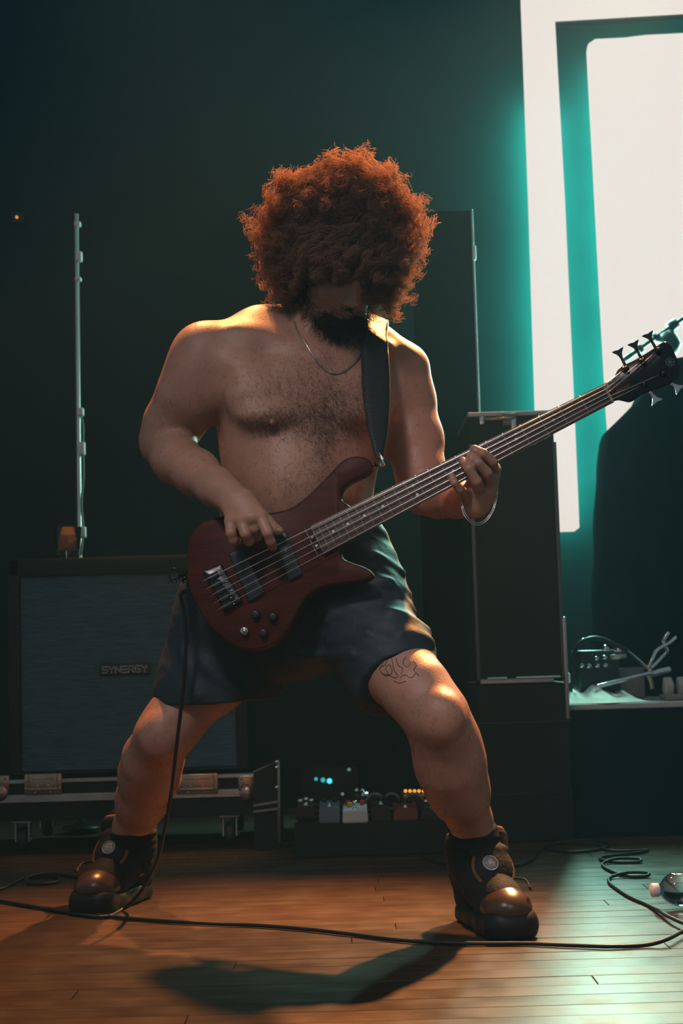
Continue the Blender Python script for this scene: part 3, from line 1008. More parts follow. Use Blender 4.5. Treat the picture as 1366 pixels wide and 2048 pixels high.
# ---- socks
def sock(pts, top, topn):
    lo = np.min([at(*p[:3]) for p in pts], 0) - 0.09; hi = np.max([at(*p[:3]) for p in pts], 0) + 0.09
    G = SDF(lo, hi, 0.003)
    G.chain([C(*p) for p in pts], 0.02)
    G.plane_cut(top, topn, 0.004)
    P = np.stack(np.meshgrid(*[G.lo[k] + G.h * np.arange(G.n[k]) for k in range(3)], indexing='ij'), -1)
    G.D += (0.0012 * np.sin(P[..., 2] * 330) + 0.0015 * wob(P, 70, 9)).astype(np.float32)
    return put('sock', G.mesh('sock', 1), M['sock'], PR)
sock([(938, 1634, 3.16, 48), (950, 1680, 3.19, 45), (956, 1722, 3.21, 42)], at(945, 1652, 3.16), (0.13, -0.25, 1.0))
sock([(268, 1642, 3.56, 46), (265, 1685, 3.60, 43), (266, 1712, 3.62, 40)], at(266, 1662, 3.57), (0.0, -0.1, 1.0))

# ---- shoes
def shoe(heel, toe, tilt_badge, side_sign, lit_toe):
    heel = np.array(heel); toe = np.array(toe)
    f = unit((toe - heel) * (1, 1, 0)); s_ = np.cross((0, 0, 1.0), f) * -1
    L = 0.285
    def W(a, b, c): return heel + f * a + s_ * b + np.array((0, 0, c))
    ax = (f, s_, np.array((0, 0, 1.0)))
    lo = np.min([W(0, 0, 0), W(L, 0, 0)], 0) - (0.12, 0.12, 0.004); hi = np.max([W(0, 0, 0.24), W(L, 0, 0.24)], 0) + 0.12
    # upper
    G = SDF(lo, hi, 0.003)
    G.chain([(W(0.238, 0, 0.050), 0.040), (W(0.19, 0, 0.062), 0.045), (W(0.13, 0, 0.085), 0.049), (W(0.085, 0, 0.125), 0.054), (W(0.070, 0, 0.175), 0.058), (W(0.066, 0, 0.215), 0.060)], 0.025)
    G.chain([(W(0.046, 0, 0.055), 0.044), (W(0.05, 0, 0.12), 0.050), (W(0.060, 0, 0.175), 0.056)], 0.025)
    G.plane_cut(W(0.06, 0, 0.182), f * -0.30 + np.array((0, 0, 1.0)), 0.008)
    G.plane_cut(W(0, 0, 0.022), (0, 0, -1.0), 0.004)
    G.cap(W(0.055, 0, 0.14), W(0.058, 0, 0.24), 0.040, 0.044, 0.004, None, True)
    P = np.stack(np.meshgrid(*[G.lo[k] + G.h * np.arange(G.n[k]) for k in range(3)], indexing='ij'), -1)
    G.D += (0.0013 * wob(P, 85, 14)).astype(np.float32)
    root = put('shoe', G.mesh('shoe', 1), M['shoe'], PR)
    # sole
    G = SDF(lo, hi, 0.003)
    G.chain([(W(0.04, 0, 0.018), 0.041), (W(0.11, 0, 0.018), 0.040), (W(0.19, 0, 0.020), 0.050), (W(0.238, 0, 0.022), 0.047)], 0.02)
    G.plane_cut(W(0, 0, 0.040), (0, 0, 1.0), 0.006)
    G.plane_cut(W(0, 0, 0.002), (0, 0, -1.0), 0.006)
    G.cap(W(0.245, -0.02, 0.026), W(0.245, 0.02, 0.026), 0.036, 0.036, 0.02)
    G.plane_cut(W(0, 0, 0.002), (0, 0, -1.0), 0.004)
    put('sole', G.mesh('sole', 1), M['shoe_rubber'], root)
    # toe cap
    G = SDF(lo, hi, 0.003)
    G.ell(W(0.226, 0, 0.056), (0.054, 0.0500, 0.036), 0.02, ax)
    G.cap(W(0.226, 0, 0.05), W(0.18, 0, 0.070), 0.040, 0.044, 0.02)
    G.plane_cut(W(0.195, 0, 0.05), -f + np.array((0, 0, 0.15)), 0.004)
    G.plane_cut(W(0, 0, 0.045), (0, 0, -1.0), 0.004)
    put('toe_cap', G.mesh('toe_cap', 1), M['toe'], root)
    # tongue
    tn = unit(f * 0.80 + np.array((0, 0, 0.55))); tu = unit(np.cross(s_, tn)) ; tu = tu if tu[2] > 0 else -tu
    G = SDF(lo, hi, 0.003)
    tc = W(0.158, 0, 0.124)
    G.ell(tc, (0.042, 0.022, 0.048), 0.01, (s_, tn, tu))
    G.ell(tc + tu * 0.040 + tn * 0.002, (0.045, 0.017, 0.018), 0.012, (s_, tn, tu))
    G.cap(tc + tu * 0.03, W(0.105, 0, 0.20), 0.030, 0.034, 0.01, (tn, 0.4))
    P = np.stack(np.meshgrid(*[G.lo[k] + G.h * np.arange(G.n[k]) for k in range(3)], indexing='ij'), -1)
    G.D += (0.0016 * wob(P, 110, 4)).astype(np.float32)
    put('tongue', G.mesh('tongue', 1), M['shoe'], root)
    rim = [tc + tu * (0.050 * math.cos(t)) + s_ * (0.042 * math.sin(t)) + tn * (0.006 + 0.004 * math.cos(2 * t)) for t in np.linspace(0, 2 * math.pi, 28)[:-1]]
    b = MB(); b.tube(rim, 0.0045, 6, True); b.build('tongue_lining', M['shoe_lining'], root)
    # badge
    bc = tc + tn * 0.0225 + tu * 0.002 + s_ * tilt_badge
    b = MB(); b.lathe(bc - tn * 0.004, tn, [(0, 0.0165), (0.0045, 0.0165), (0.0055, 0.0150)], 28)
    b.build('badge', M['badge'], root)
    b = MB()
    b.tube([bc + tn * 0.002 + 0.0157 * (math.cos(t) * s_ + math.sin(t) * tu) for t in np.linspace(0, 2 * math.pi, 33)[:-1]], 0.0009, 6, True)
    for q in np.linspace(-0.011, 0.011, 7):
        hh_ = math.sqrt(0.0148 ** 2 - q * q) * (0.85 if abs(q) < 0.008 else 0.6)
        b.tube([bc + tn * 0.0018 + s_ * q + tu * hh_ * 0.9, bc + tn * 0.0018 + s_ * q + tu * 0.0035], 0.0005, 4)
        b.tube([bc + tn * 0.0018 + s_ * q - tu * hh_ * 0.8, bc + tn * 0.0018 + s_ * q - tu * 0.0045], 0.0004, 4)
    b.build('badge_ring', M['badge_line'], root)
    right = -s_ if np.dot(-s_, (1, 0, 0)) > np.dot(s_, (1, 0, 0)) else s_
    text('badge_lettering', 'PUMP', bc + tn * 0.0018 - tu * 0.0032, right, tu, 0.0085, M['badge_line'], root, 0.0004)
    # laces
    for k in range(4):
        a0 = 0.150 + 0.014 * k
        z0 = 0.118 - 0.006 * k * 1.6
        b = MB(); b.tube(catmull([W(a0, -0.036, z0 - 0.012), W(a0 + 0.010, 0, z0 + 0.012), W(a0, 0.036, z0 - 0.012)], 6), 0.0028, 6)
        b.build('lace', M['shoe'], root)
    b = MB(); b.tube(catmull([W(0.17, side_sign * 0.03, 0.105), W(0.20, side_sign * 0.052, 0.105), W(0.232, side_sign * 0.05, 0.090), W(0.25, side_sign * 0.040, 0.098)], 6), 0.0026, 6)
    b.build('lace', M['shoe'], root)
    # collar
    b = MB()
    ring = [W(0.064 + 0.058 * math.cos(t), 0.054 * math.sin(t), 0.184 + 0.016 * math.cos(t)) for t in np.linspace(0, 2 * math.pi, 25)[:-1]]
    b.tube(ring, 0.0085, 8, True)
    b.build('collar', M['shoe_lining'], root)
    return root


def text(name, body, loc, xdir, ydir, size, m, parent=None, extrude=0.0005, shear=0.0, align='CENTER'):
    cu = bpy.data.curves.new(name, 'FONT')
    cu.body = body; cu.size = size; cu.extrude = extrude; cu.shear = shear
    cu.align_x = align
    tmp = bpy.data.objects.new(name, cu)
    COL.objects.link(tmp)
    dg = bpy.context.evaluated_depsgraph_get()
    me = bpy.data.meshes.new_from_object(tmp.evaluated_get(dg))
    bpy.data.objects.remove(tmp); bpy.data.curves.remove(cu)
    x = unit(xdir); y = unit(np.asarray(ydir) - x * np.dot(x, ydir)); z = np.cross(x, y)
    mw = Matrix(((x[0], y[0], z[0], loc[0]), (x[1], y[1], z[1], loc[1]), (x[2], y[2], z[2], loc[2]), (0, 0, 0, 1)))
    me.transform(mw)
    me.materials.clear()
    return put(name, me, m, parent)


shoe(floor_at(935, 1836), floor_at(1040, 1884), 0.012, -1, True)
shoe(floor_at(288, 1792), floor_at(172, 1832), -0.004, 1, False)

# ---- jewellery
pts = catmull([at(*p) for p in [(588, 643, 3.20), (597, 669, 3.18), (616, 702, 3.17), (635, 725, 3.16), (658, 742, 3.155), (677, 744, 3.16), (696, 735, 3.17), (716, 716, 3.2), (724, 680, 3.24)]], 10)
pts = BODY.push(pts, 0.0030)
b = MB(); rr = 0.0013 + 0.0006 * (np.arange(len(pts)) % 2)
b.tube(pts, rr, 6); b.build('necklace', M['silver'], PR)
ring = catmull([at(*p) for p in [(926, 1004, 3.03), (930, 1026, 3.02), (941, 1040, 3.02), (956, 1046, 3.025), (972, 1038, 3.03), (985, 1018, 3.035), (992, 992, 3.045), (990, 975, 3.07), (965, 985, 3.10), (938, 995, 3.09)]], 10, True)
b = MB(); b.tube(ring, 0.0009 + 0.0007 * (np.arange(len(ring)) % 2), 6, True)
ring2 = catmull([at(*p) for p in [(924, 1004, 3.035), (927, 1028, 3.022), (940, 1044, 3.02), (956, 1050, 3.025), (974, 1041, 3.03), (988, 1018, 3.035), (994, 990, 3.045), (991, 972, 3.075), (965, 983, 3.104), (936, 993, 3.094)]], 10, True)
b.tube(ring2, 0.0010 + 0.0006 * (np.arange(len(ring2)) % 2), 6, True)
b.build('bracelet', M['silver'], PR)
# ---- tattoo lines above the knee
b = MB()
for line in ([(768, 1325), (760, 1340), (772, 1352), (784, 1346), (780, 1330), (772, 1336), (778, 1350)], [(784, 1318), (788, 1340), (796, 1352), (790, 1356), (778, 1350), (765, 1348)],
             [(776, 1318), (770, 1330), (762, 1334)], [(792, 1316), (796, 1330), (806, 1338), (802, 1348)], [(812, 1314), (806, 1326), (814, 1334), (822, 1326), (818, 1318)],
             [(800, 1356), (810, 1350), (822, 1356), (832, 1346)], [(826, 1322), (834, 1330), (828, 1340), (838, 1352)], [(788, 1362), (800, 1366), (812, 1362)]):
    hit = [BODY.march(x, y, 2.8, 3.3) for x, y in line]
    hit = [h for h in hit if h is not None]
    if len(hit) > 1:
        q = BODY.push(catmull(hit, 5), 0.0002)
        b.tube(q, 0.0008, 5)
b.build('tattoo', M['tattoo'], PR)
# ---- fingernails
def nail(px, py, y, dx, dy, r):
    c = at(px, py, y)
    c = BODY.push(c, 0.0003)[0]
    n = BODY.grad(c)[0]
    d = at(px + dx, py + dy, y) - at(px, py, y); d = unit(d - n * np.dot(d, n)); s = np.cross(n, d)
    V = []; Fs = []
    for i in range(5):
        for j in range(5):
            u, v = (i - 2) / 2, (j - 2) / 2
            V.append(c + d * u * r * (1 - 0.12 * v * v) + s * v * r * 0.72 + n * (0.0008 - 0.0022 * v * v - 0.0008 * u * u))
    for i in range(4):
        for j in range(4):
            Fs.append((i * 5 + j, i * 5 + j + 1, (i + 1) * 5 + j + 1, (i + 1) * 5 + j))
    MB().add(V, Fs, True).build('fingernail', NAIL, PR)
NAIL = mat('fingernail', (0.42, 0.25, 0.19), 0.3, spec=0.5)
nail(949, 901, 2.985, -18, -8, 0.0058); nail(943, 917, 2.982, -12, -10, 0.0060); nail(929, 924, 2.985, -10, -12, 0.0058); nail(905, 957, 2.995, -6, -12, 0.0048)
nail(559, 1060, 3.015, 11, 4, 0.0050); nail(478, 1083, 3.0, 10, 2, 0.0045)

# ================================================================== BASS GUITAR
O_ = at(431, 1186, 3.070); N_ = at(1213, 789, 2.998)
U = unit(N_ - O_); SCALE = float(np.linalg.norm(N_ - O_))
W_ = unit(np.array((0.05, -1.0, 0.16)) - U * np.dot(U, (0.05, -1.0, 0.16))); VV = np.cross(W_, U)
def bp(u, v, w_=0.0): return O_ + U * u + VV * v + W_ * w_
def uv(px, py, w_=0.0):
    a = np.array((0, 0, CAM_H)); d = at(px, py, 3.0) - a
    t = np.dot(O_ + W_ * w_ - a, W_) / np.dot(d, W_)
    q = a + d * t - O_
    return np.array((np.dot(q, U), np.dot(q, VV)))
BG = empty('bass_guitar', tuple(bp(0, -0.1, -0.02)), 'reddish brown five-string bass guitar held across the body with its neck raised to the right', 'bass guitar')

def outline(px_pts, n, w_=0.0):
    return resample(catmull([uv(*p, w_) for p in px_pts], 8, True), n, True)

def solid(P, prof, name, m, parent):
    """P (n,2) outline; prof: (inset, height) pairs from back to front."""
    n = len(P)
    T = np.roll(P, -1, 0) - np.roll(P, 1, 0); T /= np.linalg.norm(T, axis=1)[:, None]
    Nn = np.stack([-T[:, 1], T[:, 0]], 1)
    area_ = 0.5 * np.sum(P[:, 0] * np.roll(P[:, 1], -1) - np.roll(P[:, 0], -1) * P[:, 1])
    if area_ < 0: Nn = -Nn
    rings = [[bp(*(P[i] + Nn[i] * ins), h) for i in range(n)] for ins, h in prof]
    b = MB(); b.rings(rings, True, True)
    o = b.build(name, m, parent, 50)
    return o

body_px = [(379, 1074), (391, 1054), (406, 1041), (440, 1032), (485, 1028), (531, 1025), (560, 1021), (583, 1013), (610, 994), (636, 969), (659, 946), (679, 924), (695, 914), (715, 911), (735, 916), (744, 928), (741, 941), (724, 952), (702, 963), (687, 974), (681, 988), (684, 1001), (695, 1008), (704, 1020), (706, 1050), (696, 1080), (684, 1098), (682, 1108), (687, 1117), (702, 1124), (725, 1132), (741, 1141), (747, 1150), (738, 1158), (719, 1163), (692, 1167), (666, 1170), (643, 1176), (623, 1186), (610, 1199), (600, 1216), (590, 1236), (577, 1259), (561, 1277), (541, 1292), (518, 1300), (495, 1301), (468, 1293), (439, 1272), (412, 1246), (393, 1213), (379, 1183), (373, 1153), (372, 1124), (374, 1094)]
Pb = outline(body_px, 220)
solid(Pb, [(0.006, -0.044), (0.0025, -0.0425), (0.001, -0.039), (0.0, -0.034), (0.0, -0.010), (0.001, -0.0055), (0.003, -0.002), (0.0065, 0.0)], 'guitar_body', M['bass'], BG)
# neck
def lerp(a, b, t): return a + (b - a) * t
fb_a = [uv(624, 1050, 0.010), uv(643, 1110, 0.010)]; fb_b = [uv(1207, 768, 0.010), uv(1216, 809, 0.010)]
u0 = float((fb_a[0][0] + fb_a[1][0]) / 2); u1 = SCALE
hw0 = abs(fb_a[0][1] - fb_a[1][1]) / 2; hw1 = abs(fb_b[0][1] - fb_b[1][1]) / 2
vc0 = (fb_a[0][1] + fb_a[1][1]) / 2; vc1 = (fb_b[0][1] + fb_b[1][1]) / 2
def edge(u):
    t = (u - u0) / (u1 - u0)
    return lerp(vc0, vc1, t), lerp(hw0, hw1, t)
b = MB(); rings = []
for u in np.linspace(0.30, u1, 14):
    vc, hw = edge(u)
    th = lerp(0.022, 0.018, (u - 0.30) / (u1 - 0.30))
    rings.append([bp(u, vc + hw * 0.985 * math.cos(t), 0.0028 - th * max(0, math.sin(t)) ** 0.8) for t in np.linspace(0, math.pi, 14)])
b.rings(rings); b.build('neck', M['neck'], BG, 60)
b = MB(); rings = []
for u in np.linspace(u0, u1, 12):
    vc, hw = edge(u)
    rings.append([bp(u, vc + s * hw, w_) for s, w_ in ((-1, 0.003), (-1, 0.0085), (-0.7, 0.0100), (0, 0.0108), (0.7, 0.0100), (1, 0.0085), (1, 0.003))])
b.rings(rings, False); b.build('fretboard', M['board'], BG)
for k in range(1, 25):
    u = SCALE - SCALE * (1 - 2 ** (-k / 12)); vc, hw = edge(u)
    b = MB(); b.tube([bp(u, vc + s * hw * 0.99, z) for s, z in ((-1, 0.0088), (-0.7, 0.0103), (0, 0.0111), (0.7, 0.0103), (1, 0.0088))], 0.0010, 6)
    b.build('fret', M['fret'], BG)
for k in (3, 5, 7, 9, 15, 17, 19, 21, 12, 24):
    ua = SCALE * 2 ** (-k / 12); ub = SCALE * 2 ** (-(k - 1) / 12)
    u = (ua + ub) / 2; vc, hw = edge(u)
    for dv in ((-0.010, 0.010) if k in (12, 24) else (0,)):
        b = MB(); b.lathe(bp(u, vc + dv, 0.0090), W_, [(0, 0.0032), (0.0020, 0.0032), (0.0022, 0.0026)], 14)
        b.build('inlay_dot', M['pearl'], BG)
vc, hw = edge(u1)
b = MB(); b.add([bp(u1 + a, vc + s * hw * 1.0, z) for a in (0, 0.005) for s in (-1, 1) for z in (0.0, 0.0125)], [(0, 1, 3, 2), (4, 6, 7, 5), (0, 2, 6, 4), (1, 5, 7, 3), (0, 4, 5, 1), (2, 3, 7, 6)])
b.build('nut', M['nut'], BG)
# headstock
head_px = [(1209, 767), (1220, 763), (1228, 755), (1233, 744), (1240, 735), (1250, 729), (1265, 722), (1281, 713), (1296, 704), (1311, 694), (1324, 685), (1331, 683), (1339, 687), (1346, 697), (1352, 712), (1358, 726), (1360, 743), (1355, 756), (1343, 765), (1327, 772), (1306, 779), (1286, 787), (1272, 796), (1260, 802), (1248, 800), (1237, 798), (1226, 801), (1217, 807), (1213, 790)]
Ph = outline(head_px, 120, -0.003)
solid(Ph, [(0.002, -0.0165), (0.0, -0.015), (0.0, -0.0045), (0.0015, -0.003)], 'headstock', M['headstock'], BG)
# tuners: (post pixel, shaft start pixel, key pixel)
tun = [((1251, 739), (1249, 728), (1239, 707)), ((1285, 723), (1280, 712), (1270, 692)), ((1316, 702), (1310, 694), (1299, 674)), ((1288, 770), (1301, 784), (1310, 798)), ((1326, 748), (1342, 766), (1354, 775))]
posts = []
for k, (po, sh, key) in enumerate(tun):
    p = uv(*po, -0.003); posts.append(p)
    s0 = uv(*sh, -0.010); k0 = uv(*key, -0.010)
    mm = M['blackmetal'] if k < 3 else M['chrome']
    root_b = MB(); root_b.lathe(bp(*p, -0.004), W_, [(0, 0.0075), (0.003, 0.0075), (0.004, 0.005), (0.013, 0.0045), (0.014, 0.003)], 14)
    tr = root_b.build('tuner', M['blackmetal'], BG)
    b = MB()
    d = unit(np.append(k0 - s0, 0)[:2]); nrm = np.array((-d[1], d[0]))
    b.tube([bp(*(s0 - d * 0.012), -0.010), bp(*s0, -0.010), bp(*(k0 - d * 0.004), -0.010)], [0.0036, 0.0030, 0.0028], 10)
    b.build('tuner_shaft', mm, tr)
    b = MB(); n = 14
    prof = [(-0.008, 0.003), (-0.003, 0.004), (0.002, 0.007), (0.006, 0.0105), (0.0085, 0.0125), (0.0085, 0.006), (0.0070, 0.0)]
    fr = [k0 + d * a + nrm * c for a, c in prof] + [k0 + d * a - nrm * c for a, c in prof[:-1][::-1]]
    b.rings([[bp(*q, -0.0125) for q in fr], [bp(*q, -0.0115) for q in fr], [bp(*q, -0.0080) for q in fr], [bp(*q, -0.0070) for q in fr]], False)
    b.build('tuner_key', mm, tr)
# lettering and emblem on the headstock
ta, tb = uv(1233, 783, -0.003), uv(1258, 769, -0.003)
dd = unit(np.append(tb - ta, 0))[:2]
xd = U * dd[0] + VV * dd[1]; yd = -U * dd[1] + VV * dd[0]
text('headstock_lettering', 'Spector', bp(*((ta + tb) / 2), -0.0028) - yd * 0.003, xd, yd, 0.0095, M['logo'], BG, 0.0003, 0.35)
ec = uv(1340, 724, -0.003); b = MB()
for k in range(6):
    a = k * math.pi / 3; q = ec + 0.0052 * np.array((math.cos(a), math.sin(a)))
    b.tube([bp(*(q + 0.0042 * np.array((math.cos(t), math.sin(t)))), -0.0028) for t in np.linspace(0, 6.283, 17)[:-1]], 0.0005, 4, True)
b.build('headstock_emblem', M['logo_silver'], BG)
# bridge
def quad_px(pts, w0, w1, name, m, bev=0.003, n=80):
    P = resample(np.array([uv(*p) for p in pts] ), n, True)
    solid(P, [(0, w0), (0, w1 - bev), (bev * 0.4, w1 - bev * 0.35), (bev, w1)], name, m, BG)
quad_px([(407, 1143), (444, 1129), (486, 1203), (452, 1224)], -0.001, 0.011, 'bridge', M['blackmetal'])
saddle_px = [(418, 1156), (424, 1172), (433, 1185), (440, 1199), (445, 1214)]
for q in saddle_px:
    p = uv(*q, 0.014)
    b = MB()
    b.box((0, 0, 0), (0.022, 0.012, 0.008), 0.0015)
    o = b.build('saddle', M['blackmetal'], BG)
    mw = Matrix(((U[0], VV[0], W_[0], 0), (U[1], VV[1], W_[1], 0), (U[2], VV[2], W_[2], 0), (0, 0, 0, 1)))
    c = bp(p[0] + 0.010, p[1], 0.0125)
    o.data.transform(Matrix.Translation(Vector(c)) @ mw)
for q in [(431, 1151), (445, 1148), (440, 1166), (454, 1163), (452, 1180), (464, 1181), (462, 1196), (472, 1196), (468, 1208)]:
    b = MB(); b.lathe(bp(*uv(*q, 0.011), 0.0105), W_, [(0, 0.0016), (0.0025, 0.0016), (0.003, 0.0012)], 10); b.build('screw', M['chrome'], BG)
quad_px([(458, 1108), (485, 1096), (531, 1186), (500, 1205)], -0.001, 0.0085, 'pickup', M['pickup'])
quad_px([(549, 1073), (573, 1063), (606, 1149), (579, 1163)], -0.001, 0.0085, 'pickup', M['pickup'])
# strings
for k in range(5):
    s0 = uv(*saddle_px[k], 0.0165)
    vc, hw = edge(u1)
    s1 = np.array((u1 + 0.002, vc + hw * lerp(0.78, -0.78, k / 4)))
    r = lerp(0.00135, 0.00075, k / 4)
    po = posts[[0, 1, 2, 4, 3][k]]
    b = MB(); b.tube([bp(*(s0 - (0.016, 0)), 0.012), bp(*s0, 0.0168), bp(*s1, 0.0135), bp(*(po), 0.0045)], r, 8)
    b.build('string', M['steel'], BG)
# knobs and jack
for q, m in [((511, 1229), M['black']), ((546, 1234), M['black']), ((527, 1266), M['black']), ((489, 1262), M['chrome'])]:
    b = MB(); b.lathe(bp(*uv(*q, 0.008), -0.001), W_, [(0, 0.0095), (0.002, 0.0098), (0.012, 0.0085), (0.0145, 0.0075), (0.0150, 0.004)], 22)
    b.build('knob', m, BG)
b = MB(); b.lathe(bp(*uv(489, 1262, 0.014), 0.0140), W_, [(0, 0.005), (0.003, 0.0045), (0.005, 0.002)], 14); b.build('knob_cap', M['chrome'], BG)
# strap buttons
HORN = bp(*uv(741, 927), -0.022); hd = unit(at(765, 918, 3.05) - at(738, 928, 3.05))
b = MB(); b.lathe(HORN - hd * 0.004, hd, [(0, 0.007), (0.004, 0.006), (0.006, 0.0035), (0.012, 0.0035), (0.013, 0.0075), (0.016, 0.0075), (0.017, 0.005)], 14)
b.build('strap_button', M['blackmetal'], BG)
BUTT = bp(*uv(372, 1150), -0.022); bd_ = -U
b = MB(); b.lathe(BUTT + U * 0.004, bd_, [(0, 0.007), (0.006, 0.006), (0.008, 0.0035), (0.016, 0.0035), (0.017, 0.0075), (0.020, 0.0075), (0.021, 0.005)], 14)
b.build('strap_button', M['blackmetal'], BG)

# ---- strap
ST = empty('guitar_strap', tuple(HORN + hd * 0.01), 'black leather guitar strap running over the left shoulder to the upper horn', 'strap')
front = [((759, 918, 3.075), 0.016, 0), ((757, 895, 3.10), 0.026, 0), ((756, 862, 3.15), 0.042, 1), ((753, 800, 3.18), 0.058, 1), ((751, 740, 3.20), 0.062, 1), ((750, 700, 3.23), 0.060, 1), ((752, 668, 3.28), 0.058, 1), ((745, 655, 3.33), 0.058, 1),
         ((730, 690, 3.40), 0.060, 1), ((690, 780, 3.43), 0.060, 1), ((610, 900, 3.43), 0.060, 1), ((510, 1010, 3.42), 0.060, 1), ((440, 1080, 3.38), 0.055, 1), ((395, 1130, 3.28), 0.045, 0), ((362, 1155, 3.14), 0.028, 0), ((358, 1158, 3.105), 0.018, 0)]
for i in range(1, 7):
    p = front[i][0]
    h = BODY.march(p[0], p[1], 2.95, 3.6)
    y = p[2] if h is None else min(lerp(3.075, 3.19, (918 - p[1]) / 180.0), h[1] - 0.010)
    front[i] = ((p[0], p[1], y), front[i][1], 0)
ctr = np.array([at(*p) for p, _, _ in front])
for i, (_, _, on) in enumerate(front):
    if on: ctr[i] = BODY.push(ctr[i], 0.007, 8)[0]
cc = catmull(ctr, 8); wd = catmull(np.array([[q, 0, 0] for _, q, _ in front]), 8)[:, 0]
nn = BODY.grad(cc)
inside = BODY.sample(cc)
cc = np.where((inside < 0.006)[:, None], cc + nn * np.clip(0.006 - inside, 0, 0.03)[:, None], cc)
nn[:42] = unit((0.12, -0.95, 0.15)); nn[-14:] = (-0.5, -0.6, 0.5)
for _ in range(6):
    nn[1:-1] = (nn[:-2] + nn[1:-1] * 2 + nn[2:]) / 4
    nn /= np.linalg.norm(nn, axis=1)[:, None]
T = np.gradient(cc, axis=0); T /= np.linalg.norm(T, axis=1)[:, None]
Sd = np.cross(T, nn); Sd /= np.linalg.norm(Sd, axis=1)[:, None]
rings = []
for p, s, n, wv in zip(cc, Sd, nn, wd):
    h = wv / 2
    rings.append([p + s * a * h + n * c for a, c in ((-1, 0.0), (-1, 0.003), (-0.93, 0.0045), (-0.4, 0.0060), (0.4, 0.0060), (0.93, 0.0045), (1, 0.003), (1, 0.0))])
b = MB(); b.rings(rings); b.build('strap_band', M['leather'], ST, 60)
for sg in (-1, 1):
    b = MB(); b.tube([p + s * sg * wv * 0.44 + n * 0.0056 for p, s, n, wv in zip(cc, Sd, nn, wd)][2:-3], 0.0009, 5)
    b.build('stitching', M['blackmetal'], ST)
b = MB(); b.tube([at(757, 908, 3.06), at(764, 918, 3.05), at(768, 930, 3.05), at(762, 933, 3.055), at(757, 925, 3.06)], 0.0028, 8)
b.build('strap_clip', M['chrome'], ST)
b = MB(); b.tube([at(348 + 9 * math.cos(t), 1150 + 14 * math.sin(t), 3.10) for t in np.linspace(0, 6.283, 17)[:-1]], 0.0020, 6, True); b.build('strap_ring', M['blackmetal'], ST)

# ================================================================== CABLES
CR = 0.0042
def cable(name, label, pts, r=CR, cat='cable'):
    b = MB(); b.tube(catmull(pts, 10), r, 8)
    return prop(b.build(name, M['cable'], None), label, cat)
def fz(px, py, z=CR + 0.0006): return floor_at(px, py, z)
cable('instrument_cable', 'black cable hanging from the bass down to the floor beside the unlit shoe',
      [bp(*uv(374, 1175), -0.02), at(362, 1190, 3.12), at(366, 1215, 3.13), at(372, 1280, 3.14), at(366, 1380, 3.16), at(352, 1500, 3.19), at(343, 1580, 3.24), at(330, 1655, 3.30), at(318, 1710, 3.36), at(300, 1752, 3.42), at(275, 1792, 3.46),
       fz(245, 1818), fz(205, 1834), fz(120, 1822), fz(40, 1808), fz(-40, 1795), fz(-60, 1780), fz(-25, 1775), fz(0, 1778), fz(22, 1768), fz(48, 1757), fz(90, 1752), fz(118, 1756), fz(112, 1764), fz(80, 1768), fz(54, 1765), fz(56, 1754, 0.012), fz(90, 1747, 0.012), fz(130, 1750), fz(165, 1758), fz(205, 1766), fz(240, 1775)])
cable('floor_cable', 'long black cable running along the front of the stage under the lit shoe',
      [fz(-60, 1798), fz(0, 1802, 0.005), fz(60, 1812), fz(140, 1823), fz(230, 1834), fz(330, 1842), fz(420, 1847), fz(520, 1851), fz(620, 1859), fz(700, 1868), fz(780, 1878), fz(860, 1884), fz(950, 1887), fz(1050, 1887), fz(1130, 1890), fz(1220, 1893), fz(1290, 1890), fz(1330, 1880, 0.012), fz(1366, 1862, 0.012), fz(1420, 1830, 0.012)])
cable('coiled_cable', 'black cable looped behind the lit shoe and zigzagging in small coils to the right',
      [fz(905, 1683), fz(870, 1688), fz(848, 1700), fz(848, 1714), fz(872, 1724), fz(920, 1731), fz(980, 1733), fz(1035, 1730), fz(1062, 1720), fz(1074, 1706), fz(1090, 1694), fz(1115, 1684), fz(1150, 1680), fz(1200, 1682), fz(1218, 1690), fz(1190, 1700), fz(1140, 1704), fz(1100, 1698), fz(1102, 1689, 0.012), fz(1150, 1684, 0.012), fz(1200, 1690), fz(1212, 1700), fz(1250, 1702), fz(1295, 1700), fz(1270, 1706), fz(1215, 1712), fz(1200, 1718), fz(1225, 1724), fz(1275, 1724), fz(1278, 1718, 0.01), fz(1235, 1717, 0.012), fz(1205, 1728), fz(1222, 1742), fz(1255, 1752), fz(1292, 1752), fz(1295, 1746, 0.01), fz(1255, 1745, 0.012), fz(1222, 1754), fz(1218, 1764), fz(1232, 1776), fz(1260, 1794), fz(1300, 1812), fz(1336, 1832, 0.012), fz(1366, 1846, 0.014), fz(1420, 1868, 0.014)])

# ================================================================== AMP CABINET ON A FLIGHT CASE (left)
CY = 4.62
def rect(px0, py0, px1, py1, y):
    a, b_ = at(px0, py1, y), at(px1, py0, y)
    return a[0], b_[0], a[2], b_[2]
cx0, cx1, cz0, cz1 = rect(18, 1106, 488, 1546, CY)
case_top = at(250, 1546, CY)[2]
cab = empty('guitar_cabinet', ((cx0 + cx1) / 2, CY + 0.18, case_top), 'large black guitar speaker cabinet with a grey grille cloth standing on the flight case', 'speaker cabinet')
cz0 = case_top + 0.001
b = MB(); fw = 0.036
b.span((cx0, CY, cz0), (cx0 + fw, CY + 0.36, cz1), 0.006, 2)
b.span((cx1 - fw, CY, cz0), (cx1, CY + 0.36, cz1), 0.006, 2)
b.span((cx0, CY, cz1 - 0.055), (cx1, CY + 0.36, cz1), 0.006, 2)
b.span((cx0, CY, cz0), (cx1, CY + 0.36, cz0 + 0.01), 0.003)
